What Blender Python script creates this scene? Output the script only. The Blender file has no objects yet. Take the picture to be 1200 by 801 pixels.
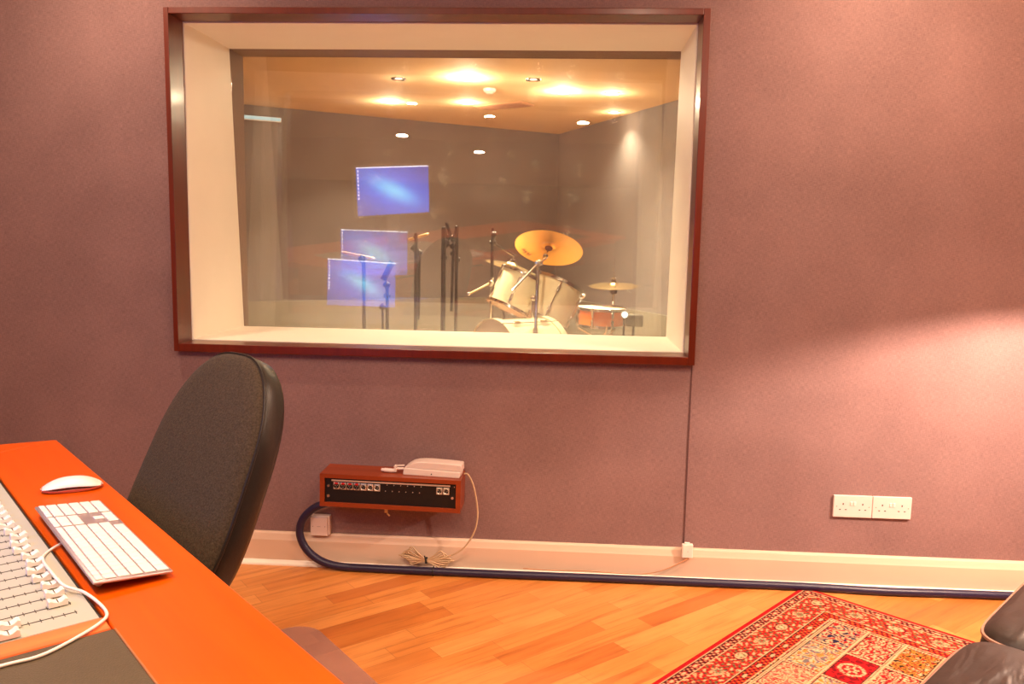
import bpy, bmesh, math, random
import numpy as np
from mathutils import Vector, Matrix, Euler
random.seed(7); np.random.seed(7)
PI = math.pi
scene = bpy.context.scene
COL = scene.collection
V = Vector

# ------------------------------------------------------------------ camera
def cam_axes(yaw, pitch, roll):
    cy, sy, cp, sp = math.cos(yaw), math.sin(yaw), math.cos(pitch), math.sin(pitch)
    f = V((sy*cp, cy*cp, sp)); r = V((cy, -sy, 0)); u = r.cross(f)
    cr, sr = math.cos(roll), math.sin(roll)
    return cr*r + sr*u, -sr*r + cr*u, f
cam_data = bpy.data.cameras.new('camera')
cam_data.sensor_width = 36; cam_data.lens = 953.5/1200*36
cam_data.clip_start = .02; cam_data.clip_end = 60
cam = bpy.data.objects.new('camera', cam_data); COL.objects.link(cam)
_r, _u, _f = cam_axes(-0.0587423, -0.1231742, 0.0191657)
_m = Matrix((( _r.x, _u.x, -_f.x, 0), (_r.y, _u.y, -_f.y, -3.11277), (_r.z, _u.z, -_f.z, 1.31125), (0, 0, 0, 1)))
cam.matrix_world = _m
scene.camera = cam

# ------------------------------------------------------------------ exposure, world
vs = scene.view_settings
vs.view_transform = 'Standard'; vs.look = 'None'; vs.gamma = 1; vs.use_curve_mapping = False
EXPOSURE = 0.14
vs.exposure = EXPOSURE
try: scene.cycles.transparent_max_bounces = 32
except Exception: pass
world = bpy.data.worlds.new('world'); scene.world = world; world.use_nodes = True
world.node_tree.nodes['Background'].inputs[0].default_value = (1, .8, .6, 1)
world.node_tree.nodes['Background'].inputs[1].default_value = .05

WARM = (1.0, .70, .49)
WARM_LIVE = (1.0, .76, .52)
CONTROL_POWER = 23
LIVE_POWER = 37
LAMP_POWER = 190
# downlights: x, y, power factor; rear ones added to light desk and room
CONTROL_LIGHTS = [(-1.68, -.50, .62), (1.08, -.50, .75), (-1.05, -2.35, 1.3), (.40, -1.75, 1.0), (1.7, -2.0, 1.0), (-.40, -2.9, 1.2), (-2.3, -2.6, .8), (1.2, -3.4, .8)]
LIVE_LIGHTS = [(-1.404, 3.512, 1.0, 'bright recessed ceiling spotlight over the microphone stands, leftmost lit one'),
               (-.672, 2.529, 2.0, 'largest glowing ceiling spotlight in the recording room, above the drum toms'),
               (-.021, 3.002, 1.6, 'glaring ceiling spotlight in the recording room, right of the biggest one'),
               (-.781, 3.518, .8, 'lit ceiling spotlight directly beneath the biggest glare seen through the window'),
               (.407, 3.916, .35, 'lit ceiling spotlight nearest the right wall, lower of the right-hand pair'),
               (.340, 3.053, .6, 'lit ceiling spotlight at the right, upper of the right-hand pair'),
               (-1.147, 2.576, .1, 'dim ceiling spotlight at upper left, near the top of the glass'),
               (-.224, 2.570, .1, 'dim ceiling spotlight between the two strongest glares')]

# ------------------------------------------------------------------ material helpers
def srgb(r, g, b):
    f = lambda c: c/12.92 if c <= .04045 else ((c+.055)/1.055)**2.4
    return (f(r/255), f(g/255), f(b/255), 1)
MATS = {}
def mat(name, col, rough=.5, metal=0, noise=0, nscale=20, bump=0, bscale=200, emit=None, estr=0, coat=0, spec=.5, trans=0, sheen=0):
    if name in MATS: return MATS[name]
    m = bpy.data.materials.new(name); m.use_nodes = True
    nt = m.node_tree; b = nt.nodes['Principled BSDF']
    b.inputs['Base Color'].default_value = col
    b.inputs['Roughness'].default_value = rough; b.inputs['Metallic'].default_value = metal
    b.inputs['Coat Weight'].default_value = coat; b.inputs['Coat Roughness'].default_value = .08
    b.inputs['Specular IOR Level'].default_value = spec
    b.inputs['Transmission Weight'].default_value = trans
    b.inputs['Sheen Weight'].default_value = sheen
    tc = nt.nodes.new('ShaderNodeTexCoord')
    if noise:
        n = nt.nodes.new('ShaderNodeTexNoise'); n.inputs['Scale'].default_value = nscale; n.inputs['Detail'].default_value = 5
        nt.links.new(tc.outputs['Object'], n.inputs['Vector'])
        mx = nt.nodes.new('ShaderNodeMix'); mx.data_type = 'RGBA'
        mx.inputs[6].default_value = tuple(c*(1-noise) for c in col[:3])+(1,)
        mx.inputs[7].default_value = tuple(min(1, c*(1+noise)) for c in col[:3])+(1,)
        nt.links.new(n.outputs['Fac'], mx.inputs[0]); nt.links.new(mx.outputs[2], b.inputs['Base Color'])
    if bump:
        n2 = nt.nodes.new('ShaderNodeTexNoise'); n2.inputs['Scale'].default_value = bscale; n2.inputs['Detail'].default_value = 4
        nt.links.new(tc.outputs['Object'], n2.inputs['Vector'])
        bp = nt.nodes.new('ShaderNodeBump'); bp.inputs['Strength'].default_value = bump; bp.inputs['Distance'].default_value = .002
        nt.links.new(n2.outputs['Fac'], bp.inputs['Height']); nt.links.new(bp.outputs[0], b.inputs['Normal'])
    if emit:
        b.inputs['Emission Color'].default_value = emit; b.inputs['Emission Strength'].default_value = estr
    MATS[name] = m
    return m

def math_node(nt, op, a, b=None):
    n = nt.nodes.new('ShaderNodeMath'); n.operation = op
    for i, x in enumerate((a, b)):
        if x is None: continue
        if isinstance(x, (int, float)): n.inputs[i].default_value = x
        else: nt.links.new(x, n.inputs[i])
    return n.outputs[0]
def mapping(nt, out, scale=(1, 1, 1), rot=(0, 0, 0)):
    mp = nt.nodes.new('ShaderNodeMapping'); mp.inputs['Scale'].default_value = scale; mp.inputs['Rotation'].default_value = rot
    nt.links.new(out, mp.inputs['Vector']); return mp.outputs[0]
def noise_node(nt, vec, scale, detail=4, rough=.5):
    n = nt.nodes.new('ShaderNodeTexNoise'); n.inputs['Scale'].default_value = scale; n.inputs['Detail'].default_value = detail
    n.inputs['Roughness'].default_value = rough; nt.links.new(vec, n.inputs['Vector']); return n.outputs['Fac']
def mixc(nt, fac, a, b, blend='MIX'):
    mx = nt.nodes.new('ShaderNodeMix'); mx.data_type = 'RGBA'; mx.blend_type = blend
    if isinstance(fac, (int, float)): mx.inputs[0].default_value = fac
    else: nt.links.new(fac, mx.inputs[0])
    for i, x in ((6, a), (7, b)):
        if isinstance(x, tuple): mx.inputs[i].default_value = x
        else: nt.links.new(x, mx.inputs[i])
    return mx.outputs[2]
def ramp(nt, fac, stops):
    r = nt.nodes.new('ShaderNodeValToRGB'); nt.links.new(fac, r.inputs[0])
    e = r.color_ramp.elements
    while len(e) < len(stops): e.new(.5)
    for i, (p, c) in enumerate(stops): e[i].position = p; e[i].color = c
    return r.outputs[0]

def fabric_mat(name, ca, cb, wash=None):
    m = bpy.data.materials.new(name); m.use_nodes = True; nt = m.node_tree; b = nt.nodes['Principled BSDF']
    tc = nt.nodes.new('ShaderNodeTexCoord').outputs['Object']
    h = noise_node(nt, mapping(nt, tc, (60, 60, 620)), 1, 3, .65)
    v = noise_node(nt, mapping(nt, tc, (620, 620, 60)), 1, 3, .65)
    w = math_node(nt, 'MULTIPLY', math_node(nt, 'ADD', h, v), .5)
    g = noise_node(nt, tc, 3.0, 3)
    f = math_node(nt, 'ADD', math_node(nt, 'MULTIPLY', w, .8), math_node(nt, 'MULTIPLY', g, .2))
    col = ramp(nt, f, [(.39, ca), (.61, cb)])
    nt.links.new(col, b.inputs['Base Color']); b.inputs['Roughness'].default_value = .9
    b.inputs['Specular IOR Level'].default_value = .25
    b.inputs['Sheen Weight'].default_value = .15
    bp = nt.nodes.new('ShaderNodeBump'); bp.inputs['Strength'].default_value = .35; bp.inputs['Distance'].default_value = .0015
    nt.links.new(w, bp.inputs['Height']); nt.links.new(bp.outputs[0], b.inputs['Normal'])
    return m
M_WALL = fabric_mat('wall_fabric', srgb(112, 86, 84), srgb(149, 117, 113))
M_LIVEWALL = fabric_mat('live_wall_fabric', srgb(92, 84, 82), srgb(116, 107, 104))

def floor_mat():
    m = bpy.data.materials.new('beech_strip_floor'); m.use_nodes = True; nt = m.node_tree; b = nt.nodes['Principled BSDF']
    tc = nt.nodes.new('ShaderNodeTexCoord').outputs['Object']
    mp = mapping(nt, tc, (1, 1, 1), (0, 0, math.radians(-40)))
    br = nt.nodes.new('ShaderNodeTexBrick'); nt.links.new(mp, br.inputs['Vector'])
    br.inputs['Scale'].default_value = 1; br.inputs['Brick Width'].default_value = .52; br.inputs['Row Height'].default_value = .078
    br.inputs['Mortar Size'].default_value = .0007; br.inputs['Mortar Smooth'].default_value = .2
    br.offset = .37; br.offset_frequency = 2; br.squash = .8; br.squash_frequency = 3
    br.inputs['Color1'].default_value = (0, 0, 0, 1); br.inputs['Color2'].default_value = (1, 1, 1, 1); br.inputs['Mortar'].default_value = (.35, .35, .35, 1)
    plank = br.outputs['Color']
    grain = noise_node(nt, mapping(nt, mp, (2.2, 38, 1)), 1.0, 6, .65)
    blot = noise_node(nt, mapping(nt, mp, (3, 14, 1)), 1.0, 3, .5)
    pv = ramp(nt, plank, [(0, srgb(186, 106, 44)), (.3, srgb(206, 130, 60)), (.7, srgb(212, 138, 68)), (1, srgb(222, 150, 80))])
    gd = ramp(nt, grain, [(.30, (.48, .36, .26, 1)), (.47, (.90, .86, .80, 1)), (.66, (1, 1, 1, 1))])
    bd = ramp(nt, blot, [(.32, (.80, .70, .60, 1)), (.5, (1, 1, 1, 1))])
    c1 = mixc(nt, .75, pv, gd, 'MULTIPLY'); c2 = mixc(nt, .6, c1, bd, 'MULTIPLY')
    c3 = mixc(nt, br.outputs['Fac'], c2, srgb(150, 92, 45))
    nt.links.new(c3, b.inputs['Base Color']); b.inputs['Roughness'].default_value = .42
    b.inputs['Coat Weight'].default_value = .15; b.inputs['Coat Roughness'].default_value = .25
    return m
M_FLOOR = floor_mat()

def wood_mat(name, ca, cb, rough=.3, coat=.4, axis=0, sc=1.0, spec=.5):
    m = bpy.data.materials.new(name); m.use_nodes = True; nt = m.node_tree; b = nt.nodes['Principled BSDF']
    tc = nt.nodes.new('ShaderNodeTexCoord').outputs['Object']
    s = [34*sc]*3; s[axis] = 2.2*sc
    g = noise_node(nt, mapping(nt, tc, tuple(s)), 1, 5, .6)
    col = ramp(nt, g, [(.3, ca), (.7, cb)])
    nt.links.new(col, b.inputs['Base Color']); b.inputs['Roughness'].default_value = rough
    b.inputs['Coat Weight'].default_value = coat; b.inputs['Coat Roughness'].default_value = .12
    b.inputs['Specular IOR Level'].default_value = spec
    return m
M_MAHOG = wood_mat('mahogany_varnish', srgb(86, 24, 3), srgb(104, 32, 6), .32, .2, 0)
M_MAHOGV = wood_mat('mahogany_varnish_upright', srgb(86, 24, 3), srgb(104, 32, 6), .32, .2, 2)
M_DESK = wood_mat('desk_orange_lacquer', srgb(190, 72, 0), srgb(200, 80, 0), .4, .0, 0, 1.0, .22)
M_CHEEK = wood_mat('cheek_orange_wood', srgb(214, 96, 40), srgb(240, 132, 66), .35, .3, 1)
M_BOX = wood_mat('box_red_wood', srgb(126, 48, 12), srgb(144, 58, 18), .4, .2, 0)
M_CREAM = mat('cream_gloss_paint', srgb(246, 240, 224), .5, noise=.03, nscale=6, coat=0)
M_SKIRT = mat('skirting_cream_paint', srgb(214, 186, 162), .4, noise=.03, nscale=8)
M_WHITEP = mat('white_gloss_paint', srgb(246, 236, 222), .3)
M_CEIL = mat('ceiling_paint', srgb(226, 205, 178), .8, noise=.03, nscale=4)
M_LCEIL = mat('live_ceiling_paint', srgb(232, 196, 150), .8, noise=.05, nscale=5)
M_DADO = mat('live_lower_panel', srgb(112, 108, 94), .7, noise=.06, nscale=10)
M_BROWN = mat('brown_reveal_felt', srgb(128, 98, 80), .8, noise=.15, nscale=30)
M_WHITE = mat('white_plastic', srgb(228, 218, 208), .38)
M_CREAMPL = mat('cream_plastic', srgb(222, 202, 192), .38)
M_HOLE = mat('dark_hole', (.01, .008, .006, 1), .6)
M_BLACK = mat('black_plastic', srgb(26, 22, 20), .45)
M_BLACKM = mat('black_painted_metal', srgb(40, 36, 34), .4, metal=.3)
M_CHROME = mat('chrome', (.85, .82, .78, 1), .14, metal=1)
M_ALU = mat('brushed_aluminium', (.50, .42, .42, 1), .36, metal=.7, noise=.08, nscale=60)
M_NICKEL = mat('nickel_connector', (.85, .80, .70, 1), .3, metal=.8)
M_RED = mat('red_plastic', srgb(190, 20, 18), .4)
M_BRASS = mat('cymbal_bronze', (.66, .36, .07, 1), .33, metal=1, noise=.12, nscale=14)
M_BRASS2 = mat('cymbal_bronze_pale', (.88, .66, .34, 1), .26, metal=1, noise=.1, nscale=14)
M_PEARL = mat('drum_pearl_wrap', srgb(240, 226, 190), .25, noise=.06, nscale=18, coat=.6)
M_SKIN = mat('drum_head_film', srgb(238, 224, 208), .4)
M_ORANGE = mat('snare_orange_wrap', srgb(226, 112, 16), .28, noise=.12, nscale=25, coat=.5)
M_FELT = mat('dark_felt', srgb(50, 28, 22), .9)
M_BLUE = mat('navy_cable_sheath', srgb(34, 25, 54), .42, noise=.1, nscale=30)
M_WIRE = mat('cream_wire', srgb(190, 164, 130), .5)
M_CHAIRF = mat('chair_speckled_fabric', srgb(62, 51, 38), .9, noise=.95, nscale=230, bump=.6, bscale=300, sheen=.05, spec=.2)
M_CHAIRS = mat('chair_leather_side', srgb(34, 28, 24), .38, noise=.2, nscale=60, bump=.15, bscale=180)
M_PAD = mat('dark_leather_pad', srgb(74, 62, 42), .55, noise=.2, nscale=200, bump=.4, bscale=400)
M_CONSOLE = mat('console_cream_metal', srgb(166, 166, 152), .5, noise=.03, nscale=40)
M_GREYP = mat('pale_grey_plastic', srgb(196, 184, 172), .5)
M_SCREWY = mat('brass_latch', (.75, .55, .28, 1), .35, metal=1)

def leather():
    m = bpy.data.materials.new('black_sofa_leather'); m.use_nodes = True; nt = m.node_tree; b = nt.nodes['Principled BSDF']
    tc = nt.nodes.new('ShaderNodeTexCoord').outputs['Object']
    w = nt.nodes.new('ShaderNodeTexNoise'); w.inputs['Scale'].default_value = 3.2; w.inputs['Detail'].default_value = 2; w.inputs['Distortion'].default_value = 1.6
    nt.links.new(mapping(nt, tc, (1.0, 3.2, 1)), w.inputs['Vector'])
    f = noise_node(nt, tc, 160, 3)
    h = math_node(nt, 'ADD', w.outputs['Fac'], math_node(nt, 'MULTIPLY', f, .03))
    bp = nt.nodes.new('ShaderNodeBump'); bp.inputs['Strength'].default_value = .45; bp.inputs['Distance'].default_value = .02
    nt.links.new(h, bp.inputs['Height']); nt.links.new(bp.outputs[0], b.inputs['Normal'])
    b.inputs['Base Color'].default_value = srgb(44, 30, 22); b.inputs['Roughness'].default_value = .46
    return m
M_LEATHER = leather()
M_PIPING = mat('brown_piping', srgb(150, 110, 90), .5)

def glass_mat(name, refl, dirt):
    m = bpy.data.materials.new(name); m.use_nodes = True; nt = m.node_tree
    for n in list(nt.nodes):
        if n.type != 'OUTPUT_MATERIAL': nt.nodes.remove(n)
    out = [n for n in nt.nodes if n.type == 'OUTPUT_MATERIAL'][0]
    tr = nt.nodes.new('ShaderNodeBsdfTransparent'); tr.inputs[0].default_value = (.98, .99, .98, 1)
    gl = nt.nodes.new('ShaderNodeBsdfGlossy'); gl.inputs['Roughness'].default_value = 0.0; gl.inputs['Color'].default_value = (1, 1, 1, 1)
    df = nt.nodes.new('ShaderNodeBsdfDiffuse'); df.inputs['Color'].default_value = (.8, .74, .68, 1)
    a = nt.nodes.new('ShaderNodeMixShader'); a.inputs[0].default_value = refl
    nt.links.new(tr.outputs[0], a.inputs[1]); nt.links.new(gl.outputs[0], a.inputs[2])
    tc = nt.nodes.new('ShaderNodeTexCoord').outputs['Object']
    n1 = nt.nodes.new('ShaderNodeTexNoise'); n1.inputs['Scale'].default_value = 3.0; n1.inputs['Detail'].default_value = 6; n1.inputs['Distortion'].default_value = 1.2
    nt.links.new(tc, n1.inputs['Vector'])
    mr = nt.nodes.new('ShaderNodeMapRange'); mr.inputs['From Min'].default_value = .35; mr.inputs['From Max'].default_value = .75
    mr.inputs['To Min'].default_value = dirt*.5; mr.inputs['To Max'].default_value = dirt*2
    nt.links.new(n1.outputs['Fac'], mr.inputs['Value'])
    b2 = nt.nodes.new('ShaderNodeMixShader'); nt.links.new(mr.outputs[0], b2.inputs[0])
    nt.links.new(a.outputs[0], b2.inputs[1]); nt.links.new(df.outputs[0], b2.inputs[2])
    nt.links.new(b2.outputs[0], out.inputs['Surface'])
    return m
M_GLASS = glass_mat('studio_glass', .045, .016)
def mat_mat():
    m = bpy.data.materials.new('translucent_vinyl'); m.use_nodes = True; nt = m.node_tree
    b = nt.nodes['Principled BSDF']; out = [n for n in nt.nodes if n.type == 'OUTPUT_MATERIAL'][0]
    b.inputs['Base Color'].default_value = srgb(206, 158, 140); b.inputs['Roughness'].default_value = .3
    tr = nt.nodes.new('ShaderNodeBsdfTransparent'); tr.inputs[0].default_value = (.9, .86, .86, 1)
    mx = nt.nodes.new('ShaderNodeMixShader'); mx.inputs[0].default_value = .36
    nt.links.new(tr.outputs[0], mx.inputs[1]); nt.links.new(b.outputs[0], mx.inputs[2]); nt.links.new(mx.outputs[0], out.inputs['Surface'])
    return m
M_VINYL = mat_mat()
def emis(name, col, s):
    m = bpy.data.materials.new(name); m.use_nodes = True; nt = m.node_tree; b = nt.nodes['Principled BSDF']
    b.inputs['Base Color'].default_value = (0, 0, 0, 1); b.inputs['Emission Color'].default_value = col; b.inputs['Emission Strength'].default_value = s
    return m

# ------------------------------------------------------------------ mesh helpers
class MB:
    """collects shapes in one bmesh"""
    def __init__(s): s.bm = bmesh.new()
    def _app(s, vs_, m):
        if m is not None: bmesh.ops.transform(s.bm, matrix=m, verts=vs_)
    def box(s, lo, hi, m=None, bev=0, seg=2):
        lo, hi = V(lo), V(hi); c = (lo+hi)/2; d = hi-lo
        r = bmesh.ops.create_cube(s.bm, size=1, matrix=Matrix.Translation(c) @ Matrix.Diagonal((*[max(abs(x), 1e-5) for x in d], 1)))
        vs_ = r['verts']
        if bev:
            ed = list({e for v in vs_ for e in v.link_edges})
            rr = bmesh.ops.bevel(s.bm, geom=ed, offset=bev, segments=seg, affect='EDGES', profile=.5)
            vs_ = list({v for f in rr['faces'] for v in f.verts} | {v for v in vs_ if v.is_valid})
        s._app(vs_, m); return s
    def cyl(s, a, b, r, r2=None, n=16, caps=True):
        a, b = V(a), V(b); d = b-a; L = d.length
        if L < 1e-7: return s
        q = d.to_track_quat('Z', 'Y').to_matrix().to_4x4()
        bmesh.ops.create_cone(s.bm, cap_ends=caps, segments=n, radius1=r, radius2=r if r2 is None else r2, depth=L, matrix=Matrix.Translation((a+b)/2) @ q)
        return s
    def sph(s, c, r, n=12, sc=(1, 1, 1)):
        bmesh.ops.create_uvsphere(s.bm, u_segments=n*2, v_segments=n, radius=1, matrix=Matrix.Translation(V(c)) @ Matrix.Diagonal((r*sc[0], r*sc[1], r*sc[2], 1)))
        return s
    def lathe(s, prof, n=32, m=None):
        rings = []; new = []
        for r, z in prof:
            if r < 1e-6: ring = [s.bm.verts.new((0, 0, z))]
            else: ring = [s.bm.verts.new((r*math.cos(2*PI*i/n), r*math.sin(2*PI*i/n), z)) for i in range(n)]
            rings.append(ring); new += ring
        for A, B in zip(rings, rings[1:]):
            for i in range(n):
                j = (i+1) % n
                if len(A) == 1 and len(B) == 1: continue
                if len(A) == 1: s.bm.faces.new((A[0], B[i], B[j]))
                elif len(B) == 1: s.bm.faces.new((A[i], B[0], A[j]))
                else: s.bm.faces.new((A[i], B[i], B[j], A[j]))
        s._app(new, m); return s
    def loft(s, rings, m=None, cap=True, closed=True):
        R = [[s.bm.verts.new(V(p)) for p in r] for r in rings]; n = len(R[0])
        for A, B in zip(R, R[1:]):
            for i in range(n if closed else n-1):
                j = (i+1) % n; s.bm.faces.new((A[i], A[j], B[j], B[i]))
        if cap: s.bm.faces.new(R[0][::-1]); s.bm.faces.new(R[-1])
        s._app([v for r in R for v in r], m); return s
    def tube(s, pts, r, n=10, cap=True):
        pts = [V(p) for p in pts]; rings = []
        up = V((0, 0, 1)); prev = None
        for i, p in enumerate(pts):
            t = (pts[min(i+1, len(pts)-1)]-pts[max(i-1, 0)]).normalized()
            if prev is None: x = t.orthogonal().normalized()
            else:
                x = prev - t*prev.dot(t); x = x.normalized() if x.length > 1e-6 else t.orthogonal().normalized()
            prev = x; y = t.cross(x)
            rings.append([p + (x*math.cos(2*PI*k/n)+y*math.sin(2*PI*k/n))*r for k in range(n)])
        return s.loft(rings, cap=cap)
    def prism(s, poly, z0, z1, m=None):
        return s.loft([[(x, y, z0) for x, y in poly], [(x, y, z1) for x, y in poly]], m)
    def build(s, name, material, parent=None, smooth=None, loc=None, bevel=0):
        bmesh.ops.recalc_face_normals(s.bm, faces=s.bm.faces)
        me = bpy.data.meshes.new(name); s.bm.to_mesh(me); s.bm.free()
        o = bpy.data.objects.new(name, me); COL.objects.link(o)
        me.materials.append(material)
        if parent: o.parent = parent
        if loc: o.location = loc
        if bevel:
            b = o.modifiers.new('bevel', 'BEVEL'); b.width = bevel; b.segments = 2; b.limit_method = 'ANGLE'
        if smooth is not None:
            for p in me.polygons: p.use_smooth = True
            me.update()
            try: me.set_sharp_from_angle(angle=math.radians(smooth))
            except Exception: pass
        return o
def catmull(pts, k=8):
    pts = [V(p) for p in pts]; P = [pts[0]*2-pts[1]]+pts+[pts[-1]*2-pts[-2]]; out = []
    for i in range(1, len(P)-2):
        a, b, c, d = P[i-1:i+3]
        for j in range(k):
            t = j/k
            out.append(.5*((2*b)+(c-a)*t+(2*a-5*b+4*c-d)*t*t+(3*b-a-3*c+d)*t**3))
    out.append(pts[-1]); return out
def thing(name, label, cat, loc=(0, 0, 0), rz=0, group=None):
    o = bpy.data.objects.new(name, None); COL.objects.link(o); o.location = loc; o.rotation_euler = (0, 0, rz); o.empty_display_size = .1
    return tag(o, label, cat, group)
def tag(o, label=None, cat=None, group=None, kind=None):
    if label: o['label'] = label
    if cat: o['category'] = cat
    if group: o['group'] = group
    if kind: o['kind'] = kind
    return o
def struct(o): o['kind'] = 'structure'; return o
def frame(o, x, y=None, z=None):
    x = V(x).normalized()
    M = Matrix.Identity(4)
    return M

# ------------------------------------------------------------------ control room shell
X0, X1, YR, ZC = -3.0, 3.0, -4.6, 2.52
WX0, WX1, WZ0, WZ1 = -1.507, .511, .860, 2.150      # hole for the window's wooden frame
WT = .88                                            # thickness of the double wall
struct(MB().box((X0-.1, YR-.1, -.1), (X1+.1, WT, 0)).build('floor', M_FLOOR))
struct(MB().box((X0-.1, YR-.1, ZC), (X1+.1, 0.0, ZC+.1)).build('ceiling', M_CEIL))
w = MB()
for ya, yb, e in ((0, .60, 0.0), (.60, WT, .16)):
    w.box((-3.7, ya, 0), (WX0-e, yb, ZC+.1)); w.box((WX1+e, ya, 0), (3.1, yb, ZC+.1))
    w.box((WX0-e, ya, 0), (WX1+e, yb, WZ0-e)); w.box((WX0-e, ya, WZ1+e), (WX1+e, yb, ZC+.1))
struct(w.build('wall_back', M_WALL))
struct(MB().box((X0-.1, YR, 0), (X0, 0, ZC)).build('wall_left', M_WALL))
struct(MB().box((X1, YR, 0), (X1+.1, 0, ZC)).build('wall_right', M_WALL))
struct(MB().box((X0-.1, YR-.1, 0), (X1+.1, YR, ZC)).build('wall_rear', M_WALL))
# dark-toned fabric panel joint below the window corner
struct(MB().box((.506, -.0035, .131), (.5095, .001, .90)).build('trim_1', mat('joint_dark_line', srgb(84, 52, 52), .9)))
# skirting with a chamfered top and a white quarter-round at its foot
sk = [(0, 0), (-.020, 0), (-.020, .100), (-.017, .108), (-.012, .124), (-.008, .131), (0, .131)]
struct(MB().loft([[(x, y, z) for y, z in sk] for x in (X0, X1)]).build('baseboard_back', M_SKIRT))
qr = [(-.020, 0), (-.038, 0), (-.037, .006), (-.033, .012), (-.027, .016), (-.020, .018)]
struct(MB().loft([[(x, y, z) for y, z in qr] for x in (X0, X1)]).build('trim_2', M_WHITEP))

# ------------------------------------------------------------------ studio window
win = bpy.data.objects.new('window_1', None); COL.objects.link(win); win['kind'] = 'structure'
FX0, FX1, FZ0, FZ1 = -1.509, .512, .858, 2.153      # outer edge of mahogany frame
OX0, OX1, OZ0, OZ1 = -1.490, .486, .890, 2.130      # clear opening
YTOP, YBOT = .53, .63                               # the front pane leans: top nearer the control room
def rect_ring(mb, y0, y1, o, i):
    mb.box((o[0], y0, o[2]), (i[0], y1, o[3])); mb.box((i[1], y0, o[2]), (o[1], y1, o[3]))
    mb.box((i[0], y0, o[2]), (i[1], y1, i[2])); mb.box((i[0], y0, i[3]), (i[1], y1, o[3]))
f = MB(); rect_ring(f, -.035, .085, (FX0, FX1, FZ0, FZ1), (OX0, OX1, OZ0, OZ1))
f.build('frame', M_MAHOGV, win, bevel=.002)
f = MB()
f.box((OX0-.018, .085, OZ0-.028), (OX1+.018, YBOT, OZ0)); f.box((OX0-.018, .085, OZ1), (OX1+.018, YTOP, OZ1+.018))
for xa, xb in ((OX0-.018, OX0), (OX1, OX1+.018)):
    f.loft([[(xa, .085, OZ0), (xa, YBOT, OZ0), (xa, YTOP, OZ1), (xa, .085, OZ1)], [(xb, .085, OZ0), (xb, YBOT, OZ0), (xb, YTOP, OZ1), (xb, .085, OZ1)]])
f.build('reveal', M_CREAM, win)
f = MB(); rect_ring(f, .0852, .20, (OX0, OX1, OZ0, OZ1), (OX0+.004, OX1-.004, OZ0+.003, OZ1-.004))
f.build('reveal_lip', M_CREAM, win, bevel=.001)
f = MB(); YI = .685
f.loft([[(xa, YBOT, OZ0), (xa, YI, OZ0), (xa, YI, OZ1), (xa, YTOP, OZ1)] for xa in (OX0-.018, OX0)])
f.box((OX0-.018, YTOP, OZ1), (OX1+.018, YI, OZ1+.018))
f.build('inner_reveal', M_BROWN, win)
def pane(name, cx, cy, cz, w, h, tilt, yaw):
    t, y = math.radians(tilt), math.radians(yaw)
    n = V((math.sin(y)*math.cos(t), -math.cos(y)*math.cos(t), -math.sin(t)))
    xax = V((0, 0, 1)).cross(-n).normalized() * -1
    xax = V((math.cos(y), math.sin(y), 0)); zax = xax.cross(-n).normalized()
    if zax.z < 0: zax = -zax
    M = Matrix((( xax.x, -n.x, zax.x, cx), (xax.y, -n.y, zax.y, cy), (xax.z, -n.z, zax.z, cz), (0, 0, 0, 1)))
    return MB().box((-w/2, 0, -h/2), (w/2, .003, h/2), m=M).build(name, M_GLASS, win)
cxw, wz = (OX0+OX1)/2, (OZ0+OZ1)/2
pane('glass_pane', cxw, (YTOP+YBOT)/2, wz, 1.972, 1.238, 4.607, 0)
pane('glass_pane', cxw, .700+.025, wz, 2.20, 1.44, -3.099, 2.925)
pane('glass_pane', cxw, .765+.02, wz, 2.20, 1.44, -.546, 2.226)

# ------------------------------------------------------------------ recording room beyond
LZ, LC = .20, 2.40
Bc, Lc, Rc = V((-.06, 5.37, 0)), V((-2.68, 3.705, 0)), V((.83, 3.355, 0))
def wall_between(name, a, b, z0, z1, m, t=.12, off=0.0):
    d = (b-a).normalized(); n = V((-d.y, d.x, 0))
    mid = V((-.5, 2.5, 0))
    if (mid-a).dot(n) > 0: n = -n
    a2, b2 = a - n*off, b - n*off
    o = MB().prism([(a2.x, a2.y), (b2.x, b2.y), ((b2+n*t).x, (b2+n*t).y), ((a2+n*t).x, (a2+n*t).y)], z0, z1).build(name, m)
    return struct(o)
Lfar = Bc + (Lc-Bc)*1.40; Rfar = Bc + (Rc-Bc)*2.28
wall_between('wall_live_room_left', Lfar, Bc, LZ, LC, M_LIVEWALL)
wall_between('wall_live_room_right', Bc, Rfar, LZ, LC, M_LIVEWALL)
wall_between('wall_live_room_end', V((Lfar.x, WT, 0)), V((Lfar.x, Lfar.y, 0)), LZ, LC, M_LIVEWALL)
wall_between('trim_3', Lfar, Bc, LZ, .755, M_DADO, .03, .028)
wall_between('trim_4', Bc, Rfar, LZ, .755, M_DADO, .03, .028)
struct(MB().box((-3.9, WT, LZ-.1), (2.3, 5.6, LZ)).build('floor_live_room', mat('live_floor_wood', srgb(150, 110, 72), .5, noise=.1, nscale=12)))
struct(MB().box((-3.9, WT, LC), (2.3, 5.6, LC+.1)).build('ceiling_live_room', M_LCEIL))

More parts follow.
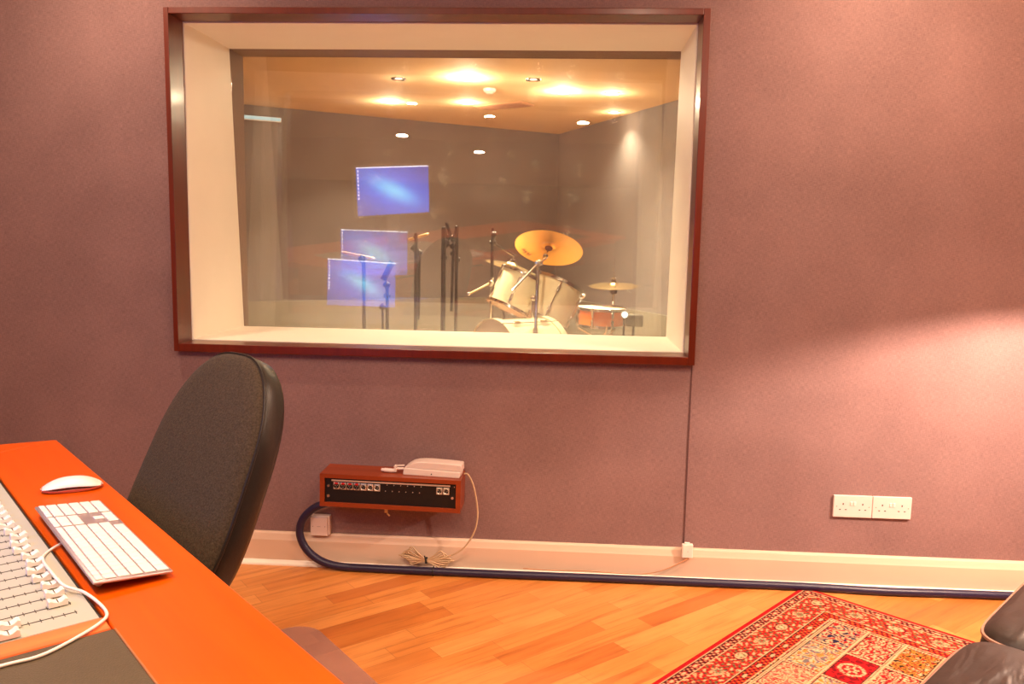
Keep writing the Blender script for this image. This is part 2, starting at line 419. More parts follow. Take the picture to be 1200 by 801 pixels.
def area_light(name, loc, power, size=.09, col=WARM, parent=None, spread=PI):
    ld = bpy.data.lights.new(name, 'AREA'); ld.shape = 'DISK'; ld.size = size; ld.energy = power; ld.color = col; ld.spread = spread
    o = bpy.data.objects.new(name, ld); COL.objects.link(o); o.location = loc
    if parent: o.parent = parent
    return o
M_BULB = emis('lit_bulb', (1, .86, .66, 1), 30)
M_BULBDIM = emis('dim_bulb', (1, .8, .6, 1), 1.6)
def downlight(x, y, z, power, label, group, dim=False, point=False, br=1.0):
    t = thing('ceiling_spotlight', label, 'ceiling light', (x, y, z), 0, group)
    MB().lathe([(.030, -.001), (.046, -.008), (.052, -.006), (.054, 0), (.030, 0)], 28).build('trim_ring', M_WHITEP if not dim else M_CHROME, t, smooth=40)
    MB().lathe([(0, -.004-.012*(br-1)), (.020*br, -.005-.008*(br-1)), (.030*br, -.002)], 24).build('bulb', M_BULBDIM if dim else M_BULB, t, smooth=40)
    if point:
        ld = bpy.data.lights.new('spotlight_glow', 'POINT'); ld.energy = power*.26; ld.color = WARM_LIVE; ld.shadow_soft_size = .03
        o = bpy.data.objects.new('spotlight_glow', ld); COL.objects.link(o); o.location = (0, 0, -.07); o.parent = t
        area_light('spotlight_beam', (0, 0, -.03), power*.75, col=WARM_LIVE, parent=t, spread=math.radians(110))
    else: area_light('spotlight_beam', (0, 0, -.012), power, parent=t)
    return t
for i, (x, y, k) in enumerate(CONTROL_LIGHTS):
    downlight(x, y, ZC, CONTROL_POWER*k, 'recessed round ceiling spotlight in the control room ceiling, out of view', 'control room ceiling spotlights')
LIVE_LIGHTS += [(-.10, 1.15, .6, 'unseen ceiling spotlight added close to the glass to light the front of the drum kit')]  # unseen from the camera, added to brighten the drum fronts
for x, y, k, lab in LIVE_LIGHTS:
    downlight(x, y, LC, LIVE_POWER*k, lab, 'recording room ceiling spotlights', k < .3, True, 1.8 if k > 1.5 else 1.0)  # the two strongest bulbs are enlarged to imitate their glare
# smoke detector and vent on the recording room ceiling
t = thing('smoke_detector', 'small white smoke detector on the recording room ceiling between spotlights', 'smoke detector', (-.551, 2.925, LC))
MB().lathe([(0, -.036), (.022, -.036), (.030, -.026), (.042, -.022), (.046, -.010), (.046, 0), (0, 0)], 24).build('housing', M_WHITE, t, smooth=40)
MB().lathe([(.0305, -.030), (.034, -.0245), (.0305, -.024)], 24).build('vent_ring', M_GREYP, t, smooth=40)
t = thing('ceiling_vent', 'shallow brown rectangular vent panel in the recording room ceiling', 'vent', (-.50, 3.62, LC), math.radians(-30))
MB().box((-.23, -.10, -.012), (.23, .10, 0), bev=.003).build('vent_frame', mat('vent_tan', srgb(196, 140, 96), .6), t)
for k in range(5): MB().box((-.21, -.082+k*.036, -.017), (.21, -.062+k*.036, -.011)).build('slat', mat('vent_tan_dark', srgb(160, 106, 72), .6), t)
# flat tube light on live ceiling far left (pale strip at the window's edge)
t = thing('strip_light', 'short pale tube light on the far-left wall of the recording room', 'strip light', (-2.52, 3.66, 2.28), math.radians(32))
MB().box((-.16, -.03, -.012), (.16, 0, .012), bev=.004).build('tube', emis('cool_tube', (.62, .80, .78, 1), .9), t)
MB().box((-.17, 0.0, -.018), (.17, .02, .018), bev=.003).build('housing', M_WHITEP, t)

# ------------------------------------------------------------------ drum kit
def axis_matrix(c, ax, roll=0):
    q = V(ax).normalized().to_track_quat('Z', 'Y').to_matrix().to_4x4()
    return Matrix.Translation(V(c)) @ q @ Matrix.Rotation(roll, 4, 'Z')
def drum(name, label, c, ax, R, H, shell_m, nl, leg=False, hoop=M_CHROME, hoopw=.012):
    t = thing(name, label, 'drum', (0, 0, 0)); t.matrix_world = axis_matrix(c, ax)
    h = H/2
    MB().lathe([(R, -h), (R, h)], 48).build('shell', shell_m, t, smooth=40)
    for s in (-1, 1):
        MB().lathe([(0, s*(h+.004)), (R*.97, s*(h+.003)), (R+.002, s*h)], 48).build('head', M_SKIN, t, smooth=40)
        MB().lathe([(R+.001, s*(h-hoopw)), (R+.011, s*(h-hoopw)), (R+.012, s*(h-hoopw*.3)), (R+.012, s*(h+.008)), (R+.005, s*(h+.009)), (R+.004, s*(h-.002))], 48).build('hoop', hoop, t, smooth=40)
    for k in range(nl):
        a = 2*PI*(k+.5)/nl; d = V((math.cos(a), math.sin(a), 0))
        mb = MB()
        for s in (-1, 1):
            p = d*(R+.010); z = s*(h*.52)
            mb.box((-.009, -.010, z-.026), (.018, .010, z+.026), m=Matrix.Translation(d*(R+.002)) @ Matrix.Rotation(a, 4, 'Z'), bev=.003)
            q = d*(R+.010)
            if s > 0: mb.cyl((q.x, q.y, -h*.6), (q.x, q.y, h*.6), .0040, n=8)
            mb.cyl((q.x, q.y, z), (q.x, q.y, s*(h+.010)), .0042, n=8)
            mb.cyl((q.x, q.y, s*(h+.004)), (q.x, q.y, s*(h+.012)), .0062, n=8)
        mb.build('lug', M_CHROME, t, smooth=40)
    return t
ax = V((.40, .32, -.0)).normalized()
bass_c = V((-.250, 1.965, .550))
bd = drum('bass_drum', 'large white pearl bass drum lying on its side beneath the two toms', bass_c, ax, .278, .40, M_PEARL, 8, hoop=M_PEARL, hoopw=.035)
for s in (-1, 1):
    d = V((-ax.y, ax.x, 0))*s
    st = bass_c - ax*.12 + d*.27 + V((0, 0, -.08)); en = bass_c - ax*.24 + d*.40; en.z = LZ+.01
    o = MB().cyl(st, en, .008).sph(en, .014).build('spur', M_CHROME, None, smooth=40); o.parent = bd; o.matrix_parent_inverse = bd.matrix_world.inverted()
tl = drum('rack_tom', 'white pearl tom drum tilted to the right, the left one above the bass drum', (-.299, 2.315, .970), (.40, .22, .90), .154, .240, M_PEARL, 6)
tr_ = drum('rack_tom', 'white pearl tom drum tilted to the right, the larger one beside the orange snare', (-.058, 2.330, .905), (.40, .24, .87), .169, .276, M_PEARL, 6)
sn = drum('snare_drum', 'shallow orange snare drum with chrome rims right of the white toms', (.300, 2.86, .775), (.02, -.02, 1), .172, .125, M_ORANGE, 8)
# tom mounts belong to bass drum
mb = MB(); pc = V((-.175, 2.10, .80))
mb.cyl(pc+V((0, 0, .0)), pc+V((0, 0, .16)), .013); mb.cyl(pc+V((0, 0, .14)), pc+V((-.045, .14, .155)), .009); mb.cyl(pc+V((0, 0, .14)), pc+V((.04, .12, .135)), .009); mb.sph(pc+V((0, 0, .15)), .02)
o = mb.build('tom_mount', M_CHROME, None, smooth=40); o.parent = bd; o.matrix_parent_inverse = bd.matrix_world.inverted()

def cymbal(name, label, c, ax, R, m, bell=.22, hgt=.022, felt=True, text=False):
    t = thing(name, label, 'cymbal', (0, 0, 0)); t.matrix_world = axis_matrix(c, ax)
    rb = R*bell; prof = []
    top = [(.006, hgt+.016), (rb*.5, hgt+.013), (rb*.85, hgt+.003), (rb, hgt-.004)]
    for k in range(1, 9):
        u = k/8; top.append((rb+(R-rb)*u, (hgt-.004)*(1-u**1.4)))
    prof = top + [(r, z-.0015) for r, z in reversed(top)]
    MB().lathe(prof, 56).build('disc', m, t, smooth=50)
    if felt: MB().lathe([(.005, hgt+.016), (.019, hgt+.016), (.019, hgt+.03), (.005, hgt+.03)], 20).build('felt_washer', M_FELT, t, smooth=40)
    MB().cyl((0, 0, -.02), (0, 0, hgt+.055), .004, n=10).build('threaded_rod', M_CHROME, t, smooth=40)
    MB().box((-.016, -.004, hgt+.032), (.016, .004, hgt+.046), bev=.002).build('wing_nut', M_CHROME, t)
    return t
def tripod(t, base, h, spread, r=.009, m=M_CHROME, rot=.4, foot=M_BLACK):
    b = V(base)
    for k in range(3):
        a = rot+2*PI*k/3; d = V((math.cos(a), math.sin(a), 0))
        MB().cyl(b+V((0, 0, h)), b+d*spread+V((0, 0, .012)), r, n=10).cyl(b+V((0, 0, h*.35)), b+d*spread*.55+V((0, 0, h*.45)), r*.6, n=8).build('leg', m, t, smooth=40)
        MB().sph(b+d*spread+V((0, 0, .014)), .014, 8).build('rubber_foot', foot, t, smooth=60)
# crash (underside visible, tilted toward the drummer behind it)
cr_c = V((-.088, 2.335, 1.268)); cr_ax = V((.12, .50, .86)).normalized()
cr = cymbal('crash_cymbal', 'large golden crash cymbal tilted above the white toms', cr_c, cr_ax, .228, M_BRASS)
# dark maker's stamp on the underside near the right rim
st = MB()
for k in range(7):
    a = -.55+.07*k; r = .165+.012*(k % 2)
    st.box((r, -.004, 0), (r+.030-.008*(k % 3), .003, .0012), m=Matrix.Rotation(a, 4, 'Z') @ Matrix.Translation((0, 0, .0035 - .002)))
st.build('maker_stamp', mat('stamp_ink', srgb(120, 66, 22), .6), cr)
MB().lathe([(.004, -.006), (.024, -.006), (.026, .006), (.004, .008)], 20).build('felt_washer', M_FELT, cr, smooth=40)
t = thing('cymbal_stand', 'chrome boom cymbal stand holding up the large tilted crash cymbal', 'cymbal stand')
base = V((-.143, 1.61, LZ))
MB().cyl(base+V((0, 0, .12)), V((-.143, 1.61, .80)), .0135).cyl(V((-.143, 1.61, .78)), V((-.136, 1.645, 1.18)), .0095).build('pole', M_CHROME, t, smooth=40)
MB().sph((-.133, 1.652, 1.188), .020, 10).box((-.156, 1.634, 1.175), (-.108, 1.670, 1.202), bev=.004).cyl((-.133, 1.64, 1.188), (-.090, 1.63, 1.215), .005).build('tilter_clamp', M_CHROME, t, smooth=40)
MB().box((-.157, 1.595, .77), (-.129, 1.627, .81), bev=.004).build('height_clamp', M_CHROME, t)
MB().cyl(V((-.277, 1.50, 1.034)), V((-.133, 1.652, 1.188)), .0068).build('counter_rod', M_CHROME, t, smooth=40)
MB().cyl(V((-.133, 1.652, 1.188)), V((-.105, 2.22, 1.222)), .0075).build('boom_arm', M_CHROME, t, smooth=40)
MB().cyl(V((-.105, 2.22, 1.222)), cr_c-cr_ax*.012, .006).sph((-.105, 2.22, 1.222), .019, 10).build('tilter', M_CHROME, t, smooth=40)
tripod(t, base, .30, .26)
# pale cymbal on the right (behind the snare)
hh = cymbal('ride_cymbal', 'small golden cymbal hanging level on a stand above the orange snare', (.396, 3.05, .990), (-.02, -.09, 1), .185, M_BRASS2, .2, .018)
t = thing('hi_hat_stand', 'chrome stand behind the orange snare with long thin rod on top', 'cymbal stand')
MB().cyl((.396, 3.05, LZ+.1), (.396, 3.05, .93), .011).cyl((.396, 3.05, .93), (.396, 3.05, 1.20), .0035).build('pole', M_CHROME, t, smooth=40)
MB().lathe([(.003, .925), (.024, .935), (.028, .955), (.024, .972), (.003, .978)], 20, m=Matrix.Translation((.396, 3.05, 0))).build('clutch', M_FELT, t, smooth=40)
tripod(t, (.396, 3.05, LZ), .28, .24, rot=1.2)
# snare stand
t = thing('snare_stand', 'chrome basket stand carrying the orange snare drum', 'drum stand')
mb = MB(); mb.cyl((.300, 2.86, LZ+.12), (.300, 2.86, .60), .012)
for k in range(3):
    a = .7+2*PI*k/3; d = V((math.cos(a), math.sin(a), 0)); c0 = V((.300, 2.86, .60))
    mb.cyl(c0, c0+d*.17+V((0, 0, .08)), .006); mb.cyl(c0+d*.17+V((0, 0, .08)), c0+d*.187+V((0, 0, .13)), .006)
mb.build('basket', M_CHROME, t, smooth=40); tripod(t, (.300, 2.86, LZ), .26, .24, rot=.2)
# left bronze cymbal behind left tom
cymbal('splash_cymbal', 'bronze cymbal partly hidden behind the left white tom', (-.375, 2.92, 1.118), (.26, -.05, .96), .190, M_BRASS2, .24, .03)
t = thing('cymbal_stand', 'black pole stand behind the left white tom holding the bronze cymbal', 'cymbal stand')
MB().cyl((-.42, 2.93, LZ+.1), (-.42, 2.93, 1.05), .011).cyl((-.42, 2.93, 1.05), (-.38, 2.92, 1.11), .006).build('pole', M_BLACKM, t, smooth=40)
tripod(t, (-.42, 2.93, LZ), .28, .24, m=M_BLACKM, rot=.9)

# ------------------------------------------------------------------ microphone stands
def mic_stand(label, base, h1, top, tubes, clamps, mic=None, boom=None, rot=.3, name='microphone_stand', poler=.0115, extra=None):
    t = thing(name, label, 'microphone stand')
    b = V(base)
    MB().cyl(b+V((0, 0, .06)), b+V((0, 0, h1)), poler).cyl(b+V((0, 0, h1)), V(top), poler*.62).build('pole', M_BLACKM, t, smooth=40)
    for a, c, r in tubes: MB().cyl(a, c, r).build('boom_tube', M_BLACKM, t, smooth=40)
    for c in clamps: MB().cyl(V(c)-V((.022, 0, 0)), V(c)+V((.022, 0, 0)), .013, n=12).sph(c, .021, 8).box(V(c)+V((-.006, -.02, -.026)), V(c)+V((.006, .02, .026)), bev=.003).build('clamp', M_BLACK, t, smooth=40)
    if boom: MB().cyl(boom[0], boom[1], .0085).cyl(boom[1], V(boom[1])+(V(boom[1])-V(boom[0])).normalized()*.012, .0085, .004).build('boom_arm', boom[2], t, smooth=40)
    if mic: MB().cyl(mic[0], mic[1], .012, .017).sph(mic[1], .023, 10).build('microphone', M_BLACK, t, smooth=50)
    tripod(t, b, .22, .27, r=.007, m=M_BLACKM, rot=rot)
    return t
M_PALEROD = mat('pale_metal_rod', (.86, .66, .50, 1), .3, metal=.6)
M_BRASSROD = mat('brass_rod', (.85, .66, .36, 1), .3, metal=.8)
mic_stand('black microphone stand with pale slanting bar on top, leftmost in the recording room', (-1.262, 2.046, LZ), 1.0, (-1.275, 2.046, 1.19), [], [(-1.275, 2.046, 1.18)], boom=((-1.40, 2.03, 1.222), (-1.205, 2.06, 1.185), M_PALEROD))
mic_stand('black microphone stand with a short bent arm, second from left in the recording room', (-1.105, 2.02, LZ), .80, (-1.105, 2.04, 1.02), [((-1.135, 2.04, 1.05), (-1.078, 2.05, 1.17), .019), ((-1.130, 2.0, LZ+.25), (-1.130, 2.0, .88), .008)], [(-1.130, 2.0, .88), (-1.112, 2.03, 1.02), (-1.108, 2.03, .95)], rot=.9)
mic_stand('black microphone stand with brass bar across its top and a folded second tube', (-.925, 2.04, LZ), 1.15, (-.946, 2.08, 1.315), [((-.915, 2.06, .80), (-.912, 2.07, 1.22), .014)], [(-.942, 2.08, 1.255), (-.912, 2.07, 1.228)], boom=((-.978, 2.07, 1.308), (-.862, 2.09, 1.345), M_BRASSROD), rot=.1)
mic_stand('black microphone stand whose thick pole bends up to a long tilted tube on top', (-.748, 2.04, LZ), 1.19, (-.727, 2.10, 1.32), [((-.740, 2.10, 1.42), (-.698, 2.10, 1.30), .011)], [(-.750, 2.08, 1.20), (-.735, 2.09, 1.285), (-.722, 2.10, 1.33)], rot=1.3, poler=.0155)
mic_stand('black microphone stand with stacked clamp joints, rightmost of the group of five', (-.668, 2.06, LZ), 1.20, (-.690, 2.10, 1.33), [((-.695, 2.04, .86), (-.690, 2.06, 1.24), .009)], [(-.690, 2.10, 1.322), (-.692, 2.08, 1.272), (-.688, 2.08, 1.225), (-.668, 2.07, 1.19)], rot=.6)
mic_stand('black boom stand behind the drum toms with microphone pointed at the bronze cymbal', (-.478, 2.50, LZ), 1.20, (-.472, 2.51, 1.335), [((-.478, 2.50, 1.30), (-.33, 2.72, 1.205), .009)], [(-.475, 2.505, 1.30)], mic=((-.478, 2.50, 1.30), (-.468, 2.49, 1.355)), rot=.5)
t = thing('boom_rod', 'tan rod with chrome clamp reaching in left of the left tom', 'rod')
MB().cyl((-.600, 2.25, .962), (-.468, 2.285, 1.034), .0065).build('rod', M_BRASSROD, t, smooth=40)
MB().cyl((-.476, 2.28, 1.01), (-.456, 2.285, 1.07), .010).sph((-.463, 2.283, 1.036), .018, 8).build('clamp', M_CHROME, t, smooth=40)
MB().cyl((-.600, 2.25, .962), (-.615, 2.25, .956), .011).cyl((-.47, 2.29, LZ+.0), (-.463, 2.288, 1.03), .009).build('pole', M_CHROME, t, smooth=40)
# small bright lamp on a black box right of the snare
t = thing('clip_lamp', 'tiny dazzling lamp beside a dark box at the right of the drum kit', 'lamp', (.455, 2.55, .80))
MB().sph((-.010, -.02, .022), .015, 10).build('bulb', emis('lamp_glare', (1, .9, .72, 1), 60), t, smooth=60)
MB().lathe([(.012, 0), (.020, .012), (.026, .034), (.024, .034), (.010, .004)], 20, m=Matrix.Translation((-.010, .012, .022)) @ Matrix.Rotation(PI/2, 4, 'X')).build('reflector', M_BLACK, t, smooth=40)
MB().cyl((-.01, .02, -.60), (-.01, .02, .01), .008).lathe([(0, -.600), (.09, -.600), (.09, -.588), (0, -.580)], 24).build('stem', M_BLACKM, t, smooth=40)
t = thing('dark_box', 'small dark rounded box beside the dazzling lamp in the recording room', 'box', (.515, 2.62, .735))
MB().box((-.062, -.05, 0), (.062, .05, .085), bev=.012, seg=3).build('case', mat('dark_olive_case', srgb(70, 66, 50), .6), t, smooth=50)
MB().cyl((0, 0, -.535), (0, 0, 0), .009).lathe([(0, -.535), (.10, -.535), (.10, -.522), (0, -.512)], 24).build('stand', M_BLACKM, t, smooth=40)

# ------------------------------------------------------------------ desk, console and what lies on it
E0 = V((-1.1958, -1.4786, 0)); A0 = math.atan2(-.72, .694)         # local x runs along the desk toward the camera, y away from the chair
DZ = .78
desk = thing('mixing_desk', 'long orange lacquered studio desk at left with an angled end', 'desk', (E0.x, E0.y, 0), A0)
# local frame: x = u, y: edge nearest the chair is +, mixer lies on -y
# w axis (away from chair) = (-.72,-.694) -> local -y
def strip(mb, pts): mb.prism(pts, DZ-.042, DZ)
top = MB()
strip(top, [(-.316, .172), (2.35, .185), (2.35, .003), (-.24, .003)][::1])
strip(top, [(-.316, .172), (-.24, .003), (-.24, -.78), (-.55, -.80)])
strip(top, [(.868, .003), (2.35, .003), (2.35, -.78), (.868, -.78)])
strip(top, [(-.55, -.80), (-.24, -.78), (2.35, -.78), (2.35, -1.2), (-.75, -1.2)])
top.build('desktop', M_DESK, desk, bevel=.0025)
for x0 in (-.20, 2.25): MB().box((x0, -1.1, 0), (x0+.035, -.25, DZ-.043), bev=.002).build('side_panel', M_DESK, desk)
MB().box((-.16, -.90, .10), (2.24, -.87, DZ-.043)).build('back_panel', M_DESK, desk)
pad = thing('desk_pad', 'dark brown leather writing pad let into the desk nearest the camera', 'desk pad', (E0.x, E0.y, DZ), A0)
MB().box((.872, -.62, .0005), (2.1, .001, .003), bev=.001).build('pad', M_PAD, pad)
MB().tube([(.872, .003, .002), (2.1, .003, .002)], .0018, 8).build('stitched_edge', mat('pad_edge_tan', srgb(150, 96, 50), .6), pad, smooth=60)

mx = thing('mixing_console', 'cream mixing console with rows of white faders sunk into the desk', 'mixing console', (E0.x, E0.y, DZ), A0)
MB().box((-.232, -.77, -.10), (.822, -.004, .0015), bev=.001).build('chassis', M_CONSOLE, mx)
MB().box((.824, -.772, -.10), (.866, .000, .002), bev=.002).build('side_cheek', M_CHEEK, mx)
MB().box((-.236, -.0035, -.10), (.823, .0015, -.004)).build('edge_gap', M_HOLE, mx)
slots = MB(); ticks = MB()
pitch = .0362; U0 = .784
nf = 28
M_TICK = mat('scale_grey', srgb(70, 62, 52), .6)
for k in range(nf):
    u = U0 - k*pitch; ticks = MB()
    ticks.box((u-.0011, -.128, .0013), (u+.0011, -.025, .0018))
    slots.box((u-.0010, -.130, .0012), (u+.0010, -.024, .0019))
    for j in range(8):
        yy = -.127 + j*.0145; hw = .0062
        ticks.box((u-hw, yy-.0006, .0014), (u+hw, yy+.0006, .00185))
    slots.box((u-.0010, -.28, .0012), (u+.0010, -.16, .0019))
    ticks.build('scale_mark', M_TICK, mx)
slots.build('fader_slots', M_HOLE, mx)
def fader_cap_mesh():
    mb = MB()
    # saddle profile along y (travel), width across x
    prof = [(-.0125, .0035), (-.0122, .0120), (-.0095, .0130), (-.0045, .0098), (0, .0086), (.0045, .0098), (.0095, .0130), (.0122, .0120), (.0125, .0035)]
    W = .0072
    mb.loft([[(-W, y, z) for y, z in prof], [(-W*.9, y, z+.0006) for y, z in prof], [(W*.9, y, z+.0006) for y, z in prof], [(W, y, z) for y, z in prof]])
    o = mb.build('fader_cap', M_WHITE, None, smooth=35); return o
cap0 = fader_cap_mesh(); cap0.parent = mx
line0 = MB().box((-.0066, -.0006, .0090), (.0066, .0006, .0098)).box((-.0012, -.002, -.002), (.0012, .002, .006)).build('marker_line', M_HOLE, cap0)
first = True
for k in range(nf):
    u = U0 - k*pitch
    if k == 0: ys = [-.106]
    elif k == 1: ys = [-.041]
    else: ys = [-.039-.004*math.sin(k*1.7) if k < 12 else -.042]
    if k in (0,): ys = [-.106]
    for yy in ys:
        c = cap0 if first else cap0.copy()
        if not first:
            COL.objects.link(c); c.parent = mx
            l2 = line0.copy(); COL.objects.link(l2); l2.parent = c
        c.location = (u, yy, 0); first = False
c = cap0.copy(); COL.objects.link(c); c.parent = mx; c.location = (U0+.0, -.106-.0, 0) if False else (U0-.0+.030, -.112, 0)
l2 = line0.copy(); COL.objects.link(l2); l2.parent = c

# computer keyboard
KA = .761
kb = thing('computer_keyboard', 'slim white computer keyboard with aluminium edge lying on the orange desk', 'keyboard', (-.592, -1.933, DZ), KA)
# local x: toward +a (chair side), -x is raised back edge; y: long direction away from the camera
TH = math.atan2(.010, .114)
Mk = Matrix.Rotation(TH, 4, 'Y')
MB().box((-.114, 0, .0085), (0, .430, .0125), m=Matrix.Translation((0, 0, .0)) @ Mk, bev=.0016, seg=3).build('body', M_ALU, kb, smooth=50)
MB().cyl((-.098, .030, .0085), (-.098, .400, .0085), .0060).build('battery_ridge', M_GREYP, kb, smooth=40)
MB().box((-.012, .02, .0005), (-.002, .41, .0085)).build('front_feet', M_GREYP, kb)
rows = [(-.0085, 1.0), (-.0275, 1.0), (-.0465, 1.0), (-.0655, 1.0), (-.0845, 1.0), (-.1010, .62)]
keys = []
P_ = .0190; L0 = .006
def key(x, y0, y1, h=.0165): keys.append((x, y0, y1, h))
# y measured from near end; the near end is the left-hand side of the keyboard
def run(x, widths, h=.0165, y=L0):
    for wd in widths:
        if wd > 0: key(x, y+.0012, y+wd*P_-.0012, h)
        y += abs(wd)*P_
run(-.0125, [1.25, 1, 1.25, 4.9, 1.25, 1, 1.35, 1.5])
run(-.0315, [2.2]+[1]*10+[2.3])
run(-.0505, [1.75]+[1]*11+[1.75])
run(-.0695, [1.5]+[1]*12+[1])
run(-.0885, [1]*13+[1.5])
run(-.1040, [1.035]*14, .0095)
yn = L0+14.5*P_+.006
run(-.0125, [1, 1, 1], y=yn); run(-.0315, [-1, 1, -1], y=yn)
run(-.0695, [1, 1, 1], y=yn); run(-.0885, [1, 1, 1], y=yn); run(-.1040, [1, 1, 1], .0095, y=yn)
yp = yn+3*P_+.006
run(-.0125, [2, 1, 1], y=yp)
for xx in (-.0315, -.0505, -.0695, -.0885): run(xx, [1, 1, 1, 1], y=yp)
run(-.1040, [1, 1, 1, 1], .0095, y=yp)
mkey = {}
allk = []
for i, (x, y0, y1, h) in enumerate(keys):
    mb_ = MB().box((x-h/2, y0, .0125), (x+h/2, y1, .0148), m=Mk, bev=.0009, seg=1)
    if i < 100: mb_.build('key', M_WHITE, kb)
    else:
        allk.append((x, y0, y1, h)); mb_.bm.free()
if allk:
    mb_ = MB()
    for x, y0, y1, h in allk: mb_.box((x-h/2, y0, .0125), (x+h/2, y1, .0148), m=Mk, bev=.0009, seg=1)
    tag(mb_.build('keys', M_WHITE, kb), kind='stuff')

# mouse
ms = thing('computer_mouse', 'flat white wireless mouse on the orange desk beyond the keyboard', 'mouse', (-1.006, -1.525, DZ), math.radians(28))
def mouse_rings(zf, inset, nn=28):
    pass
mb = MB(); NX, NY = 22, 12; L_, W_ = .058, .029
def mz(u): return .0065 + .0205*max(0, 1-abs(u)**2.3)
rings = []
for i in range(NX+1):
    u = -1+2*i/NX; u = math.copysign(abs(u)**.85, u)
    wv = W_*(max(0.0, 1-abs(u)**4)**.5)*.96 + .0015
    zt = mz(u); zb = .0095-.006*abs(u)**2.0
    r = []
    for k in range(NY+1):
        a = PI*k/NY; r.append((u*L_, math.cos(a)*wv, zb+.004 + (zt-zb-.004)*math.sin(a)**.7))
    rings.append(r)
mb.loft(rings, closed=True); mb.build('shell', M_WHITE, ms, smooth=60)
mb = MB(); rings = []
for i in range(NX+1):
    u = -.97+1.94*i/NX; wv = (W_*(max(0.0, 1-abs(u)**4)**.5)+.0015)*.92
    zb = .001+.0050*abs(u)**3; zt = zb+.0065*(1-.4*abs(u)) 
    rings.append([(u*L_, -wv, zt), (u*L_, -wv*.85, zb), (u*L_, wv*.85, zb), (u*L_, wv, zt)])
mb.loft(rings); mb.build('base', mat('mouse_base_rose', srgb(208, 150, 132), .35, metal=.4), ms, smooth=40)

# keyboard cable
def loc_desk(u, y, z=0): 
    c, s = math.cos(A0), math.sin(A0); return (E0.x+c*u-s*y, E0.y+s*u+c*y, DZ+z)
kbc = MB().tube(catmull([(-.790, -1.775, .793), (-.815, -1.790, .791), (-.838, -1.830, .786), (-.838, -1.872, .7845), (-.812, -1.916, .792), (-.768, -1.965, .797), (-.7248, -2.0006, .792), (-.6881, -2.0116, .788), (-.6479, -2.0406, .7865), (-.6205, -2.0686, .786), (-.6136, -2.0912, .7858), (-.6194, -2.1332, .7858), (-.637, -2.1864, .7858), (-.67, -2.2165, .7858), (-.73, -2.28, .7858)], 8), .0023, 8).build('keyboard_cable', M_WHITE, None, smooth=60)
tag(kbc, 'thin white cable looping from the keyboard across the console and leather pad', 'cable')

# computer monitor standing behind the console (seen only as blue reflections in the glass)
Mc = V((-1.335, -2.150, 1.249))
mon = thing('computer_monitor', 'computer monitor with a blue desktop picture standing on the desk, mirrored in the window glass', 'monitor', (Mc.x, Mc.y, DZ+.0025), math.radians(57+90))
# local: screen normal is -y
zc = Mc.z-DZ-.0025
mb = MB(); mb.box((-.325, .0, zc-.20), (.325, .022, zc+.20), bev=.006); mb.build('case', M_ALU, mon)
scr = MB().box((-.300, -.003, zc-.185), (.300, -.0005, zc+.185)).build('screen', None or M_HOLE, mon)
MB().box((-.05, .022, .01), (.05, .030, zc+.02)).box((-.11, -.08, 0), (.11, .10, .008), bev=.002).build('stand', M_ALU, mon)
def screen_mat():
    m = bpy.data.materials.new('screen_blue_glow'); m.use_nodes = True; nt = m.node_tree; b = nt.nodes['Principled BSDF']
    tc = nt.nodes.new('ShaderNodeTexCoord').outputs['Object']
    sp = nt.nodes.new('ShaderNodeSeparateXYZ'); nt.links.new(tc, sp.inputs[0])
    x = math_node(nt, 'DIVIDE', sp.outputs[0], .30); z = math_node(nt, 'DIVIDE', math_node(nt, 'SUBTRACT', sp.outputs[2], zc), .185)
    # slanted streak
    ang = .74
    u = math_node(nt, 'ADD', math_node(nt, 'MULTIPLY', x, math.cos(ang)), math_node(nt, 'MULTIPLY', z, math.sin(ang)))
    v_ = math_node(nt, 'SUBTRACT', math_node(nt, 'MULTIPLY', z, math.cos(ang)), math_node(nt, 'MULTIPLY', x, math.sin(ang)))
    d = math_node(nt, 'ADD', math_node(nt, 'POWER', math_node(nt, 'ABSOLUTE', math_node(nt, 'DIVIDE', u, .75)), 2.0), math_node(nt, 'POWER', math_node(nt, 'ABSOLUTE', math_node(nt, 'DIVIDE', v_, .30)), 2.0))
    g = math_node(nt, 'POWER', 2.718, math_node(nt, 'MULTIPLY', d, -1.3))
    d2 = math_node(nt, 'ADD', math_node(nt, 'POWER', math_node(nt, 'ABSOLUTE', math_node(nt, 'DIVIDE', u, 1.3)), 2.0), math_node(nt, 'POWER', math_node(nt, 'ABSOLUTE', math_node(nt, 'DIVIDE', v_, .8)), 2.0))
    g2 = math_node(nt, 'POWER', 2.718, math_node(nt, 'MULTIPLY', d2, -.8))
    c = mixc(nt, g2, (.0, .03, .26, 1), (.0, .13, .85, 1)); c = mixc(nt, g, c, (.12, .60, 1.0, 1))
    nt.links.new(c, b.inputs['Emission Color']); b.inputs['Emission Strength'].default_value = SCREEN
    b.inputs['Base Color'].default_value = (.01, .01, .01, 1); b.inputs['Roughness'].default_value = .2
    return m
SCREEN = 10.0
scr.data.materials.clear(); scr.data.materials.append(screen_mat())
M_MENU = emis('menu_bar_white', (.75, .82, 1, 1), SCREEN*1.2)
MB().box((-.300, -.004, zc+.177), (.300, -.0031, zc+.185)).build('menu_bar', M_MENU, mon)
mb = MB()
for k in range(9): mb.box((.282, -.004, zc+.15-k*.026), (.293, -.0031, zc+.162-k*.026))
mb.build('desktop_icons', M_MENU, mon)

# ------------------------------------------------------------------ office chair
CH = V((-.922, -1.440, 0)); CA = math.radians(-125.4)     # facing angle
ch = thing('office_chair', 'black speckled fabric office chair pushed in at the orange desk', 'chair', (CH.x, CH.y, 0), CA-PI/2)
